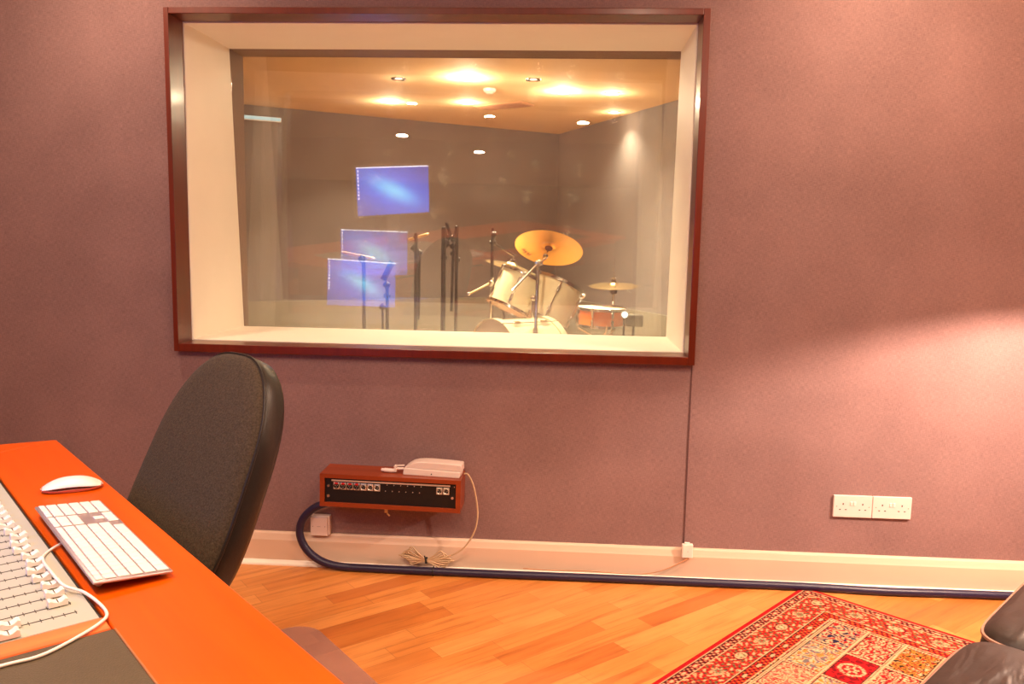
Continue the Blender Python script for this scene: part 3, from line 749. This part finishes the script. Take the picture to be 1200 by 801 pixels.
# local: +y is the way the sitter faces, x across
def outline(n=64, W=.225, Wt=.189, H=.597):
    pts = []
    for i in range(n):
        a = 2*PI*i/n; ca, sa = math.cos(a), math.sin(a)
        e = 2/3.2
        x = math.copysign(abs(ca)**e, ca); z = math.copysign(abs(sa)**e, sa)
        zz = H/2*(1+z); wv = W+(Wt-W)*(zz/H)
        # broad rounded top shoulders
        if zz > H*.58: wv *= math.sqrt(max(0.04, 1-((zz-H*.58)/(H*.60))**2.6))
        pts.append((x*wv, zz))
    return pts
OUT = outline(); H_B = .597
TB = math.radians(25.3); ZB = .483
def back_m(): return Matrix.Translation((0, -.03, ZB)) @ Matrix.Rotation(TB, 4, 'X')
def ringo(y, k, curve=0.0):
    r = []
    for x, z in OUT:
        cx, cz = x*k, H_B/2+(z-H_B/2)*(1-(1-k)*.75)
        r.append((cx, y + curve*(1-(abs(cx)/.23)**2)*0, cz))
    return r
mb = MB(); mb.loft([ringo(.004, .985), ringo(.020, .99), ringo(.032, .96), ringo(.040, .90), ringo(.045, .76), ringo(.047, .5), ringo(.048, .2)], m=back_m())
mb.build('backrest', M_CHAIRF, ch, smooth=60)
mb = MB(); mb.loft([ringo(-.052, .60), ringo(-.050, .86), ringo(-.044, .96), ringo(-.030, 1.0), ringo(.0, 1.005), ringo(.014, 1.0), ringo(.018, .992), ringo(.012, .97)], m=back_m())
mb.build('backrest_shell', M_CHAIRS, ch, smooth=60)
mb = MB(); pr = [back_m() @ V(p) for p in ringo(.020, .996)]; pr.append(pr[0]); pr.append(pr[1]); mb.tube(pr, .0035, 6, cap=False); mb.build('piping', M_CHAIRS, ch, smooth=60)
# seat
def seat_ring(k, z): 
    r = []
    for i in range(48):
        a = 2*PI*i/48; e = 2/4.5
        r.append((math.copysign(abs(math.cos(a))**e, math.cos(a))*.225*k, .235+math.copysign(abs(math.sin(a))**e, math.sin(a))*.225*k, z))
    return r
MB().loft([seat_ring(.9, .395), seat_ring(1, .41), seat_ring(1, .44), seat_ring(.95, .462), seat_ring(.8, .47), seat_ring(.3, .468)]).build('seat', M_CHAIRF, ch, smooth=60)
MB().box((-.035, -.075, .36), (.035, .20, .375), bev=.004).box((-.03, -.085, .36), (.03, -.065, .62), bev=.004).build('back_bracket', M_BLACK, ch)
MB().box((-.08, .14, .368), (.08, .32, .395), bev=.005).build('seat_plate', M_BLACK, ch)
MB().cyl((0, .225, .09), (0, .225, .24), .028).cyl((0, .225, .24), (0, .225, .37), .016).build('gas_column', M_BLACK, ch, smooth=40)
for k in range(5):
    a = .2+2*PI*k/5; d = V((math.cos(a), math.sin(a), 0)); c0 = V((0, .225, 0))
    lg = MB().cyl(c0+V((0, 0, .105)), c0+d*.27+V((0, 0, .075)), .022, .014).build('leg', M_BLACK, ch, smooth=40)
    cc = c0+d*.27; pz = V((-d.y, d.x, 0))
    for s in (-1, 1): MB().cyl(cc+pz*s*.008+V((0, 0, .0285)), cc+pz*s*.024+V((0, 0, .0285)), .025, n=20).build('caster', M_BLACK, lg, smooth=40)
    MB().cyl(cc+V((0, 0, .03)), cc+V((0, 0, .08)), .006).build('caster_stem', M_BLACK, lg)

# chair mat
def rrect(x0, y0, x1, y1, r, n=8):
    pts = []
    for cx, cy, a0 in ((x1-r, y1-r, 0), (x0+r, y1-r, PI/2), (x0+r, y0+r, PI), (x1-r, y0+r, 1.5*PI)):
        for k in range(n+1): a = a0+PI/2*k/n; pts.append((cx+r*math.cos(a), cy+r*math.sin(a)))
    return pts
cm = MB().prism(rrect(-1.15, 0, 0, 1.2, .09), 0, .0025).build('chair_mat', M_VINYL, None)
cm.location = (-.040, -1.405, .0006); cm.rotation_euler = (0, 0, math.radians(41.3))
tag(cm, 'see-through vinyl chair mat with rounded corner on the wooden floor by the desk', 'chair mat')

# ------------------------------------------------------------------ wall patch box
TILT = math.radians(.9)
pb = thing('patch_box', 'wall-mounted red wooden box with a black connector panel below the window', 'connector box', (-.630, 0, .350))
pb.rotation_euler = (0, TILT, 0)
hw, hd, hh_ = .271, .1415, .064
mb = MB()
mb.box((-hw, -hd, hh_-.016), (hw, -.002, hh_)); mb.box((-hw, -hd, -hh_), (hw, -.002, -hh_+.016))
mb.box((-hw, -hd, -hh_+.016), (-hw+.018, -.002, hh_-.016)); mb.box((hw-.018, -hd, -hh_+.016), (hw, -.002, hh_-.016))
mb.box((-hw+.018, -.012, -hh_+.016), (hw-.018, -.002, hh_-.016))
mb.build('cabinet', M_BOX, pb)
pw = hw-.019
yp_ = -hd+.008
panel = MB().box((-pw, yp_, -hh_+.0165), (pw, yp_+.004, hh_-.0165)).build('connector_panel', mat('panel_black', srgb(16, 11, 10), .45), pb)
MB().box((-pw+.025, yp_-.0015, .035), (pw-.022, yp_, .041)).build('label_strip', mat('label_grey', srgb(190, 160, 140), .6), panel)
def xlr(x, z, red):
    o = MB().box((x-.0115, yp_-.002, z-.0135), (x+.0115, yp_+.001, z+.0135), bev=.001).build('xlr_socket', M_NICKEL, panel)
    MB().lathe([(.0085, .0015), (.0102, .0030), (.0102, 0)], 20, m=Matrix.Translation((x, yp_-.002, z)) @ Matrix.Rotation(PI/2, 4, 'X')).build('rim', M_NICKEL if not red else M_BLACK, o, smooth=40)
    MB().lathe([(0, .0006), (.0092, .0006)], 20, m=Matrix.Translation((x, yp_-.002, z)) @ Matrix.Rotation(PI/2, 4, 'X')).build('socket_face', M_HOLE, o)
    mb = MB()
    for a in (.5, 2.6, 4.7): mb.cyl((x+.0045*math.cos(a), yp_-.0045, z+.0045*math.sin(a)), (x+.0045*math.cos(a), yp_-.001, z+.0045*math.sin(a)), .0014, n=6)
    mb.build('pins', M_NICKEL, o)
    if red: MB().box((x-.006, yp_-.0052, z+.0065), (x+.006, yp_-.001, z+.0135), bev=.001).build('release_tab', M_RED, o)
for k in range(7): xlr(-pw+.044+k*.0262, .017, k < 4)
for k in range(2): xlr(pw-.063+k*.0262, .017, False)
for r_ in range(2):
    for k in range(6):
        MB().cyl((-.012+k*.0262-(.006 if r_ else 0), yp_-.003, .030-.024*r_), (-.012+k*.0262-(.006 if r_ else 0), yp_, .030-.024*r_), .0018, n=8).build('jack_socket', M_NICKEL, panel, smooth=40)
for x, z in ((-pw+.013, .016), (-pw+.013, -.024), (pw-.013, -.008), (pw-.006, .036)):
    MB().cyl((x, yp_-.003, z), (x, yp_, z), .0052 if x < pw-.01 else .002, n=12).build('screw', M_CHROME, panel, smooth=40)
MB().box((-.022, -.128, -hh_-.018), (-.010, -.125, -hh_), m=None, bev=.001).cyl((-.012, -.1265, -hh_-.020), (-.002, -.1265, -hh_-.030), .0035, n=8).build('latch', M_SCREWY, pb)

# white handset on top of the box
def box_top(x, y): # world point on the tilted box top
    return pb_m @ V((x, y, hh_))
pb_m = Matrix.Translation((-.630, 0, .350)) @ Matrix.Rotation(TILT, 4, 'Y')
ph = thing('intercom_handset', 'white telephone handset lying in its wedge cradle on the red box', 'telephone', tuple(box_top(.158, -.075)))
ph.rotation_euler = (0, TILT, math.radians(-3))
MB().loft([[(-.115, -.034, 0), (-.115, .045, 0), (-.112, .045, .026), (-.113, -.032, .026)], [(.106, -.036, 0), (.106, .045, 0), (.108, .045, .026), (.110, -.034, .024)]]).build('cradle', M_CREAMPL, ph, bevel=.003)
hp = [(-.110, .027), (-.100, .035), (-.086, .044), (-.066, .050), (-.04, .053), (.0, .0535), (.06, .052), (.108, .050), (.112, .046), (.113, .026)]
rings = []
for y, s in ((-.028, .90), (-.026, .97), (-.018, 1.0), (.030, 1.0), (.038, .97), (.040, .90)):
    rings.append([(x*(.985 if s < 1 else 1), y, .0262+(z-.0262)*s) for x, z in hp])
MB().loft(rings).build('handset', M_CREAMPL, ph, smooth=45)
MB().cyl((-.003, -.0345, .010), (-.003, -.037, .010), .0022, n=8).build('button', M_HOLE, ph)
pp = thing('cable_adaptor', 'small white angled adaptor plug beside the telephone cradle on the red box', 'adaptor', tuple(box_top(.0, -.070)))
MB().tube([(-.034, -.012, .010), (-.012, -.014, .009), (.006, -.010, .008)], .0085, 12).cyl((-.046, -.011, .0105), (-.034, -.012, .010), .0065).build('plug_body', M_CREAMPL, pp, smooth=50)
MB().box((.004, -.020, .004), (.014, .0, .030), bev=.002).build('elbow', M_CREAMPL, pp)
MB().cyl((.010, -.01, .016), (.040, -.006, .016), .005).cyl((.010, -.008, .027), (.042, .0, .0275), .003).build('connector', M_CREAMPL, pp, smooth=40)

# ------------------------------------------------------------------ cables along the wall
main = catmull([(-.86, -.055, .288), (-.905, -.055, .272), (-.955, -.055, .248), (-.995, -.055, .205), (-1.010, -.055, .155), (-.998, -.055, .105), (-.965, -.056, .062), (-.915, -.058, .032), (-.850, -.061, .018), (-.74, -.064, .0165), (-.50, -.066, .016), (-.16, -.066, .016), (.25, -.062, .016), (.60, -.062, .016), (.95, -.060, .016), (1.25, -.072, .016), (1.5, -.066, .016), (1.85, -.062, .016), (2.6, -.062, .016)], 8)
o = MB().tube(main, .0155, 14).build('multicore_cable', M_BLUE, None, smooth=60)
tag(o, 'thick navy blue cable looping from the red box and running along the skirting board', 'cable')
wc = thing('telephone_cord', 'coiled cream telephone cord hanging from the red box to a tied bundle', 'cord', (0, 0, 0))
pts = catmull([(-.355, -.075, .418), (-.338, -.075, .414), (-.318, -.072, .372), (-.305, -.070, .31), (-.300, -.068, .25), (-.312, -.066, .185), (-.345, -.064, .125), (-.385, -.062, .092), (-.430, -.060, .072), (-.49, -.058, .055)], 10)
MB().tube(pts, .0032, 8).build('cord', M_WIRE, wc, smooth=60)
for s, n_ in ((-1, 9), (1, 9)):
    for k in range(n_):
        f = (k-(n_-1)/2)/((n_-1)/2)
        c0 = V((-.502, -.058, .056)); L = .098-.030*abs(f)+.012*random.random()
        lift = .018 if s < 0 else .004
        tip = c0 + V((s*L, -.004*f*0, lift+f*.016))
        p = catmull([c0+V((0, .0, f*.002)), c0+V((s*L*.4, -.003+.004*random.random(), lift*.5+f*.017)), c0+V((s*L*.82, -.004+.006*random.random(), lift+f*.036)), tip+V((s*.004, 0, -f*.004)), c0+V((s*L*.82, .006, lift+f*.008)), c0+V((s*L*.4, .006, lift*.5+f*.006)), c0+V((0, .006, 0))], 5)
        MB().tube(p, .0030, 6).build('coil', M_WIRE, wc, smooth=60)
MB().lathe([(.010, -.004), (.013, -.004), (.013, .004), (.010, .004), (.010, -.004)], 16, m=Matrix.Translation((-.502, -.056, .056)) @ Matrix.Rotation(PI/2, 4, 'Y')).cyl((-.503, -.066, .060), (-.507, -.068, .078), .003, n=8).build('cable_tie', M_BLACK, wc, smooth=40)
o = MB().tube([(-.472, -.066+.0175*math.cos(a)*1.02, .016+.0175*math.sin(a)*1.02) for a in np.linspace(0, 2*PI, 20)], .0022, 6).build('cable_tie', M_BLACK, None, smooth=60)
tag(o, 'thin black tie wrapped round the navy cable below the cord bundle', 'cable tie')
o = MB().tube(catmull([(.527, -.030, .100), (.50, -.040, .088), (.455, -.046, .066), (.405, -.046, .045), (.34, -.043, .031), (.25, -.0415, .030), (.12, -.041, .034), (-.02, -.041, .030), (-.12, -.041, .034)], 8), .0018, 6).build('thin_wire', mat('wire_tan', srgb(186, 128, 84), .5), None, smooth=60)
tag(o, 'thin tan wire trailing left from the small white box along the skirting', 'wire')

# ------------------------------------------------------------------ sockets and plates
def double_socket(x, z, label):
    t = thing('double_socket', label, 'power socket', (x, 0, z), 0, 'double sockets at right')
    MB().box((0, -.011, 0), (.1455, 0, .086), bev=.0022).build('faceplate', M_CREAMPL, t)
    hm = MB()
    for cx in (.036, .1095):
        hm.box((cx-.0022, -.0114, .049), (cx+.0022, -.0106, .056))
        for s in (-1, 1): hm.box((cx+s*.011-.0032, -.0114, .029), (cx+s*.011+.0032, -.0106, .0325))
    hm.build('pin_holes', M_HOLE, t)
    for cx in (.0665, .079):
        MB().box((cx-.0045, -.014, .048), (cx+.0045, -.0105, .063), bev=.0012).build('rocker_switch', M_WHITE, t)
    for cx in (.012, .1335): MB().cyl((cx, -.0118, .043), (cx, -.0105, .043), .0022, n=10).build('screw', mat('dull_screw', (.3, .25, .2, 1), .5), t)
    return t
double_socket(1.069, .281, 'white double power socket on the mauve wall, left one of the pair')
double_socket(1.2163, .281, 'white double power socket on the mauve wall, right one of the pair')
t = thing('blanking_plate', 'small square cream wall plate half behind the looping navy cable', 'wall plate', (-.972, 0, .131))
MB().box((0, -.026, 0), (.075, 0, .078), bev=.002).build('back_box', M_CREAMPL, t)
MB().box((-.001, -.034, -.001), (.068, -.026, .0735), bev=.0015).build('faceplate', M_CREAMPL, t)
for cx in (.009, .058): MB().cyl((cx, -.0348, .037), (cx, -.033, .037), .0018, n=8).build('screw', MATS['dull_screw'], t)
MB().box((.026, -.0345, .036), (.040, -.0335, .0375)).build('mark', MATS['dull_screw'], t)
t = thing('junction_box', 'tiny white cable box on the skirting at the foot of the wall joint', 'cable box', (.497, -.020, .101))
MB().box((0, -.018, 0), (.042, 0, .055), bev=.003).build('cover', M_WHITE, t)
MB().cyl((.022, -.0188, .027), (.022, -.0175, .027), .0015, n=8).build('screw', MATS['dull_screw'], t)
MB().box((.010, -.014, .055), (.030, -.002, .060), bev=.001).build('cable_entry', M_WHITE, t)

# ------------------------------------------------------------------ patterned rug
def rug_colors(P, Q):
    """P: metres from the left long edge; Q: metres from the top edge. returns linear rgb rows"""
    W_, L_ = 1.15, 1.65
    n = P.size
    rng = np.random.RandomState(3)
    S = lambda r, g, b: np.array(srgb(r, g, b)[:3])
    red, dred, cream, navy, gold, blk, pink, olive = S(172, 24, 28), S(120, 16, 22), S(214, 172, 128), S(40, 34, 62), S(186, 126, 48), S(40, 22, 20), S(206, 110, 90), S(120, 112, 78)
    px = np.minimum(P, W_-P); qx = np.minimum(Q, L_-Q)
    e = np.minimum(px, qx)               # distance to nearest edge
    along = np.where(px < qx, Q, P)
    C = np.tile(red, (n, 1))
    def put(mask, c): C[mask] = c
    def h(a, b, s): 
        v = np.sin(a*127.1*s+b*311.7*s+s)*43758.5453; return v-np.floor(v)
    # fine scrolling motif used across the red border
    sc = np.sin(along*2*PI/.047+1.5*np.sin(e*2*PI/.05))*np.sin(e*2*PI/.036+1.2*np.sin(along*2*PI/.07))
    sc2 = np.sin(along*2*PI/.023+e*90)*np.sin(e*2*PI/.021-along*70)
    outer = e < .016
    g1 = (e >= .016) & (e < .052); g2 = (e >= .052) & (e < .150); g3 = (e >= .150) & (e < .192); fld = e >= .192
    put(outer, red)
    put(g1, dred)
    put(g1 & (sc2 > .35), cream*.85); put(g1 & (sc2 < -.45), blk)
    a1 = (along % .066)-.033; put(g1 & ((a1/.015)**2+((e-.034)/.009)**2 < 1), red); put(g1 & ((a1/.011)**2+((e-.034)/.006)**2 < 1), cream)
    put(g2 & (sc > .38), cream*.9); put(g2 & (sc < -.62), olive*.6); put(g2 & (sc2 > .72), gold*.8); put(g2 & (sc2 < -.78), blk)
    for per, off, A_, B_ in ((.14, .10, .026, .017),):
        k = np.floor((along-off+per/2)/per); a2 = along-off-k*per
        big = (k % 2 == 0)
        rr = (a2/A_)**2+((e-.100)/B_)**2
        put(g2 & big & (rr < 1.7), blk); put(g2 & big & (rr < 1.35), red); put(g2 & big & (rr < 1.0), cream); put(g2 & big & (rr < .62) & (sc2 > -.1), olive*.9); put(g2 & big & (rr < .12), cream)
        th = np.arctan2(e-.100, a2); r2 = np.sqrt(a2**2+(e-.100)**2)
        put(g2 & ~big & (r2 < .020*(1+.25*np.cos(8*th))), cream*.85); put(g2 & ~big & (r2 < .013*(1+.3*np.cos(8*th))), olive); put(g2 & ~big & (r2 < .005), red)
    put(g3, red); put(g3 & (sc2 > .4), blk); put(g3 & (sc2 < -.55), gold*.8)
    a3 = (along % .090)-.045; put(g3 & ((a3/.017)**2+((e-.171)/.0085)**2 < 1), blk); put(g3 & ((a3/.014)**2+((e-.171)/.006)**2 < 1), cream*.9)
    for x in (.016, .052, .150, .192):
        put(np.abs(e-x) < .0018, cream); put(np.abs(e-x-.004) < .0012, blk)
    # field tiles
    put(fld, cream)
    fx = P-.204; fy = Q-.204
    tp, tq = .1905, .1215          # tile pitch
    # note P pitch runs across, Q pitch along
    i = np.floor(fy/tp).astype(int); j = np.floor(fx/tq).astype(int)
    u = (fy-i*tp)/tp; v = (fx-j*tq)/tq
    mfr = np.minimum(np.minimum(u, 1-u)*tp, np.minimum(v, 1-v)*tq)
    fr = fld & (mfr < .007)
    put(fr & (np.sin((P+Q)*300)*np.sin((P-Q)*300) > .35), red)
    put(fld & (mfr > .0065) & (mfr < .0085), blk*1.5)
    inn = fld & (mfr >= .0085)
    kind = (i*2+j*3) % 5
    cu = (u-.5)*tp; cv = (v-.5)*tq; th = np.arctan2(cv, cu); r = np.sqrt(cu**2+cv**2)
    P0, Q0 = P, Q
    P = P+.006*np.sin(Q0*97+2*np.sin(P0*61))+.004*np.sin(P0*173+Q0*131); Q = Q+.006*np.sin(P0*83+2*np.sin(Q0*71))+.004*np.sin(Q0*157-P0*119)
    m1 = np.sin(P*2*PI/.046+2*np.sin(Q*2*PI/.09))*np.sin(Q*2*PI/.040+2*np.sin(P*2*PI/.08))
    m2 = np.sin(P*2*PI/.020+Q*60)*np.sin(Q*2*PI/.018-P*50)
    K = inn & (kind == 0)   # navy/red flowers on cream
    put(K, cream*.9); put(K & (m1 > .30), navy); put(K & (m1 < -.38), red); put(K & (np.abs(np.sin((P+Q)*2*PI/.06)) < .16), navy)
    K = inn & (kind == 2)   # pale with blue-grey and gold flowers
    put(K, S(206, 176, 136)); put(K & (m1 > .35), S(112, 104, 108)); put(K & (m1 < -.35), gold); put(K & (m2 > .7), red); put(K & (m2 < -.7), olive)
    K = inn & (kind == 3)   # red pin stripes of little bushes
    put(K, cream); put(K & (np.abs(np.sin(P*2*PI/.038)) < .45), red); put(K & (m2 > .35), red); put(K & (m2 < -.55), blk)
    K = inn & (kind == 4)   # red medallion
    put(K, cream*.95); put(K & (m1 > .2), pink); put(K & (m2 > .55), red); put(K & (m2 < -.6), S(130, 60, 40))
    K = inn & (kind == 1)
    put(K, gold*.9); put(K & (m1 > .4), cream); put(K & (m2 > .35), blk); put(K & (m2 < -.5), red)
    K = inn & (((i == 1) & (j == 1)))
    put(K, red); put(K & (np.abs(r-.036) < .006) & (m2 > -.5), cream); put(K & (r < .018*(1+.4*np.cos(6*th))), cream); put(K & (r < .008), red); put(K & (r > .048) & (m1 > .1), dred); put(K & (m2 > .82), blk)
    C *= .80*(.88+.24*rng.rand(n))[:, None]
    return np.clip(C, 0, 1)
RC = V((.9665, -.0372, 0)); RA = math.radians(48.93)
step = .0034; W_, L_ = 1.15, 1.65
nx, ny = int(W_/step), int(L_/step)
gx, gy = np.meshgrid(np.linspace(0, W_, nx+1), np.linspace(0, L_, ny+1), indexing='xy')
hz = .0062+.0008*np.sin(gx*9)*np.sin(gy*7)
co = np.stack([gx.ravel(), -gy.ravel(), hz.ravel()], 1)
idx = np.arange((nx+1)*(ny+1)).reshape(ny+1, nx+1)
quads = np.stack([idx[1:, :-1].ravel(), idx[1:, 1:].ravel(), idx[:-1, 1:].ravel(), idx[:-1, :-1].ravel()], 1)
me = bpy.data.meshes.new('rug_pile')
nv = len(co); skirt = []
me.from_pydata(co.tolist(), [], quads.tolist())
cols = rug_colors(co[:, 0], -co[:, 1])
at_ = me.color_attributes.new('pattern', 'FLOAT_COLOR', 'POINT')
at_.data.foreach_set('color', np.concatenate([cols, np.ones((nv, 1))], 1).astype(np.float32).ravel())
mr_ = bpy.data.materials.new('woven_rug'); mr_.use_nodes = True; nt = mr_.node_tree; b = nt.nodes['Principled BSDF']
an = nt.nodes.new('ShaderNodeAttribute'); an.attribute_name = 'pattern'; nt.links.new(an.outputs['Color'], b.inputs['Base Color'])
b.inputs['Roughness'].default_value = .95; b.inputs['Specular IOR Level'].default_value = .1
tcx = nt.nodes.new('ShaderNodeTexCoord').outputs['Object']; fz = noise_node(nt, tcx, 500, 2)
bp = nt.nodes.new('ShaderNodeBump'); bp.inputs['Strength'].default_value = .4; bp.inputs['Distance'].default_value = .002
nt.links.new(fz, bp.inputs['Height']); nt.links.new(bp.outputs[0], b.inputs['Normal'])
me.materials.append(mr_)
rug = thing('rug', 'red patterned oriental rug with square floral tiles on the wooden floor', 'rug', (RC.x, RC.y, 0))
# rug axes: across (x) runs down-right, along (-y) runs down-left
rug.rotation_euler = (0, 0, RA-PI/2)
ro = bpy.data.objects.new('pile', me); COL.objects.link(ro); ro.parent = rug
MB().box((0, -L_, 0), (W_, 0, .0050)).build('backing', mat('rug_backing_red', srgb(150, 18, 22), .95), rug)

# ------------------------------------------------------------------ leather sofa
SA = math.radians(47.7)
so = thing('leather_sofa', 'black leather sofa with piped cushions at the lower right corner', 'sofa', (.948, -1.293, 0), SA)
# local x along the front edge (away from the camera), -y goes back (to the right of the picture)
def cushion(x0, x1, y0, y1, z0, z1, name, r=.07, puff=.03):
    mb = MB(); n = 12
    def ring(inset, z, bulge=0):
        p = []
        for cx, cy, a0 in ((x1-r, y1-r, 0), (x0+r, y1-r, PI/2), (x0+r, y0+r, PI), (x1-r, y0+r, 1.5*PI)):
            for k in range(n+1):
                a = a0+PI/2*k/n; rr = r-inset
                p.append((cx+rr*math.cos(a), cy+rr*math.sin(a), z))
        return p
    hgt = z1-z0
    mb.loft([ring(.03, z0), ring(.008, z0+.01), ring(0, z0+.03), ring(-.004, z0+hgt*.5), ring(0, z1-.035), ring(.010, z1-.014), ring(.030, z1-.002), ring(.06, z1+puff*.35), ])
    mb.build(name, M_LEATHER, so, smooth=60)
    return ring
def puffy(x0, x1, y0, y1, z0, z1, name, rp=.10, puff=.045):
    """superellipse cushion with domed top"""
    mb = MB(); N = 64; cx, cy = (x0+x1)/2, (y0+y1)/2; ax_, ay_ = (x1-x0)/2, (y1-y0)/2
    def ring(k, z, e=9):
        return [(cx+math.copysign(abs(math.cos(2*PI*i/N))**(2/e), math.cos(2*PI*i/N))*ax_*k, cy+math.copysign(abs(math.sin(2*PI*i/N))**(2/e), math.sin(2*PI*i/N))*ay_*k, z) for i in range(N)]
    R_ = [ring(.93, z0), ring(.98, z0+.015), ring(1, z0+.05), ring(1, z1-.05), ring(.985, z1-.018)]
    for k in (.95, .88, .78, .64, .48, .3, .12): R_.append(ring(k, z1+puff*(1-k**2.2)-.006, 9-(1-k)*5.5))
    mb.loft(R_); mb.build(name, M_LEATHER, so, smooth=70)
    pr = [V(p) for p in ring(.992, z1-.022)]; pr += pr[:2]
    return pr
x = -1.48
segs = [(-1.40, -.70), (-.70, .005), (.005, .70)]
for a, b_ in segs:
    cu = puffy(a+.004, b_-.004, -.62, 0.0, .26, .455, 'seat_cushion')
    MB().tube(cu, .0045, 6, cap=False).build('piping', M_PIPING, so, smooth=60)
    puffy(a+.01, b_-.01, -.82, -.56, .43, .80, 'back_cushion', puff=.03)
MB().box((-1.42, -.93, .07), (.72, -.02, .255), bev=.02, seg=3).build('base', M_LEATHER, so, smooth=50)
MB().box((-1.42, -.96, .255), (.72, -.82, .78), bev=.05, seg=4).build('back_frame', M_LEATHER, so, smooth=50)
for a in (-1.62, .725):
    MB().box((a, -.95, .07), (a+.19, -.02, .58), bev=.07, seg=5).build('arm', M_LEATHER, so, smooth=50)
for a in (-1.5, .8):
    for yy in (-.88, -.12): MB().cyl((a, yy, 0), (a, yy, .075), .022).build('foot', M_BLACK, so, smooth=40)

# ------------------------------------------------------------------ floor lamp just right of the view
LX, LY = 1.83, -.80
fl = thing('floor_lamp', 'floor lamp with drum shade standing right of the view beside the sofa', 'floor lamp', (LX, LY, 0))
ZBULB = 1.400
MB().cyl((0, 0, .02), (0, 0, ZBULB-.06), .011).build('pole', M_CHROME, fl, smooth=40)
MB().lathe([(0, 0), (.14, 0), (.14, .012), (.02, .024), (0, .024)], 32).build('base', M_CHROME, fl, smooth=40)
MB().sph((0, 0, ZBULB), .020, 12).build('bulb', emis('lamp_bulb', (1, .71, .55, 1), LAMP_POWER/(PI*4*PI*.020**2)), fl, smooth=60)
rs = .20; drop = rs*.43
def shade_mat():
    m = bpy.data.materials.new('shade_cloth'); m.use_nodes = True; nt = m.node_tree
    out = [n for n in nt.nodes if n.type == 'OUTPUT_MATERIAL'][0]; b = nt.nodes['Principled BSDF']; b.inputs['Base Color'].default_value = srgb(235, 215, 190)
    b.inputs['Roughness'].default_value = .9
    tl_ = nt.nodes.new('ShaderNodeBsdfTranslucent'); tl_.inputs[0].default_value = (.9, .6, .45, 1)
    mxx = nt.nodes.new('ShaderNodeMixShader'); mxx.inputs[0].default_value = .22
    nt.links.new(b.outputs[0], mxx.inputs[1]); nt.links.new(tl_.outputs[0], mxx.inputs[2]); nt.links.new(mxx.outputs[0], out.inputs['Surface'])
    return m
MB().lathe([(rs, ZBULB-drop), (rs*.72, ZBULB+.17), (rs*.72-.003, ZBULB+.17), (rs-.003, ZBULB-drop)], 40).build('lamp_shade', shade_mat(), fl, smooth=40)
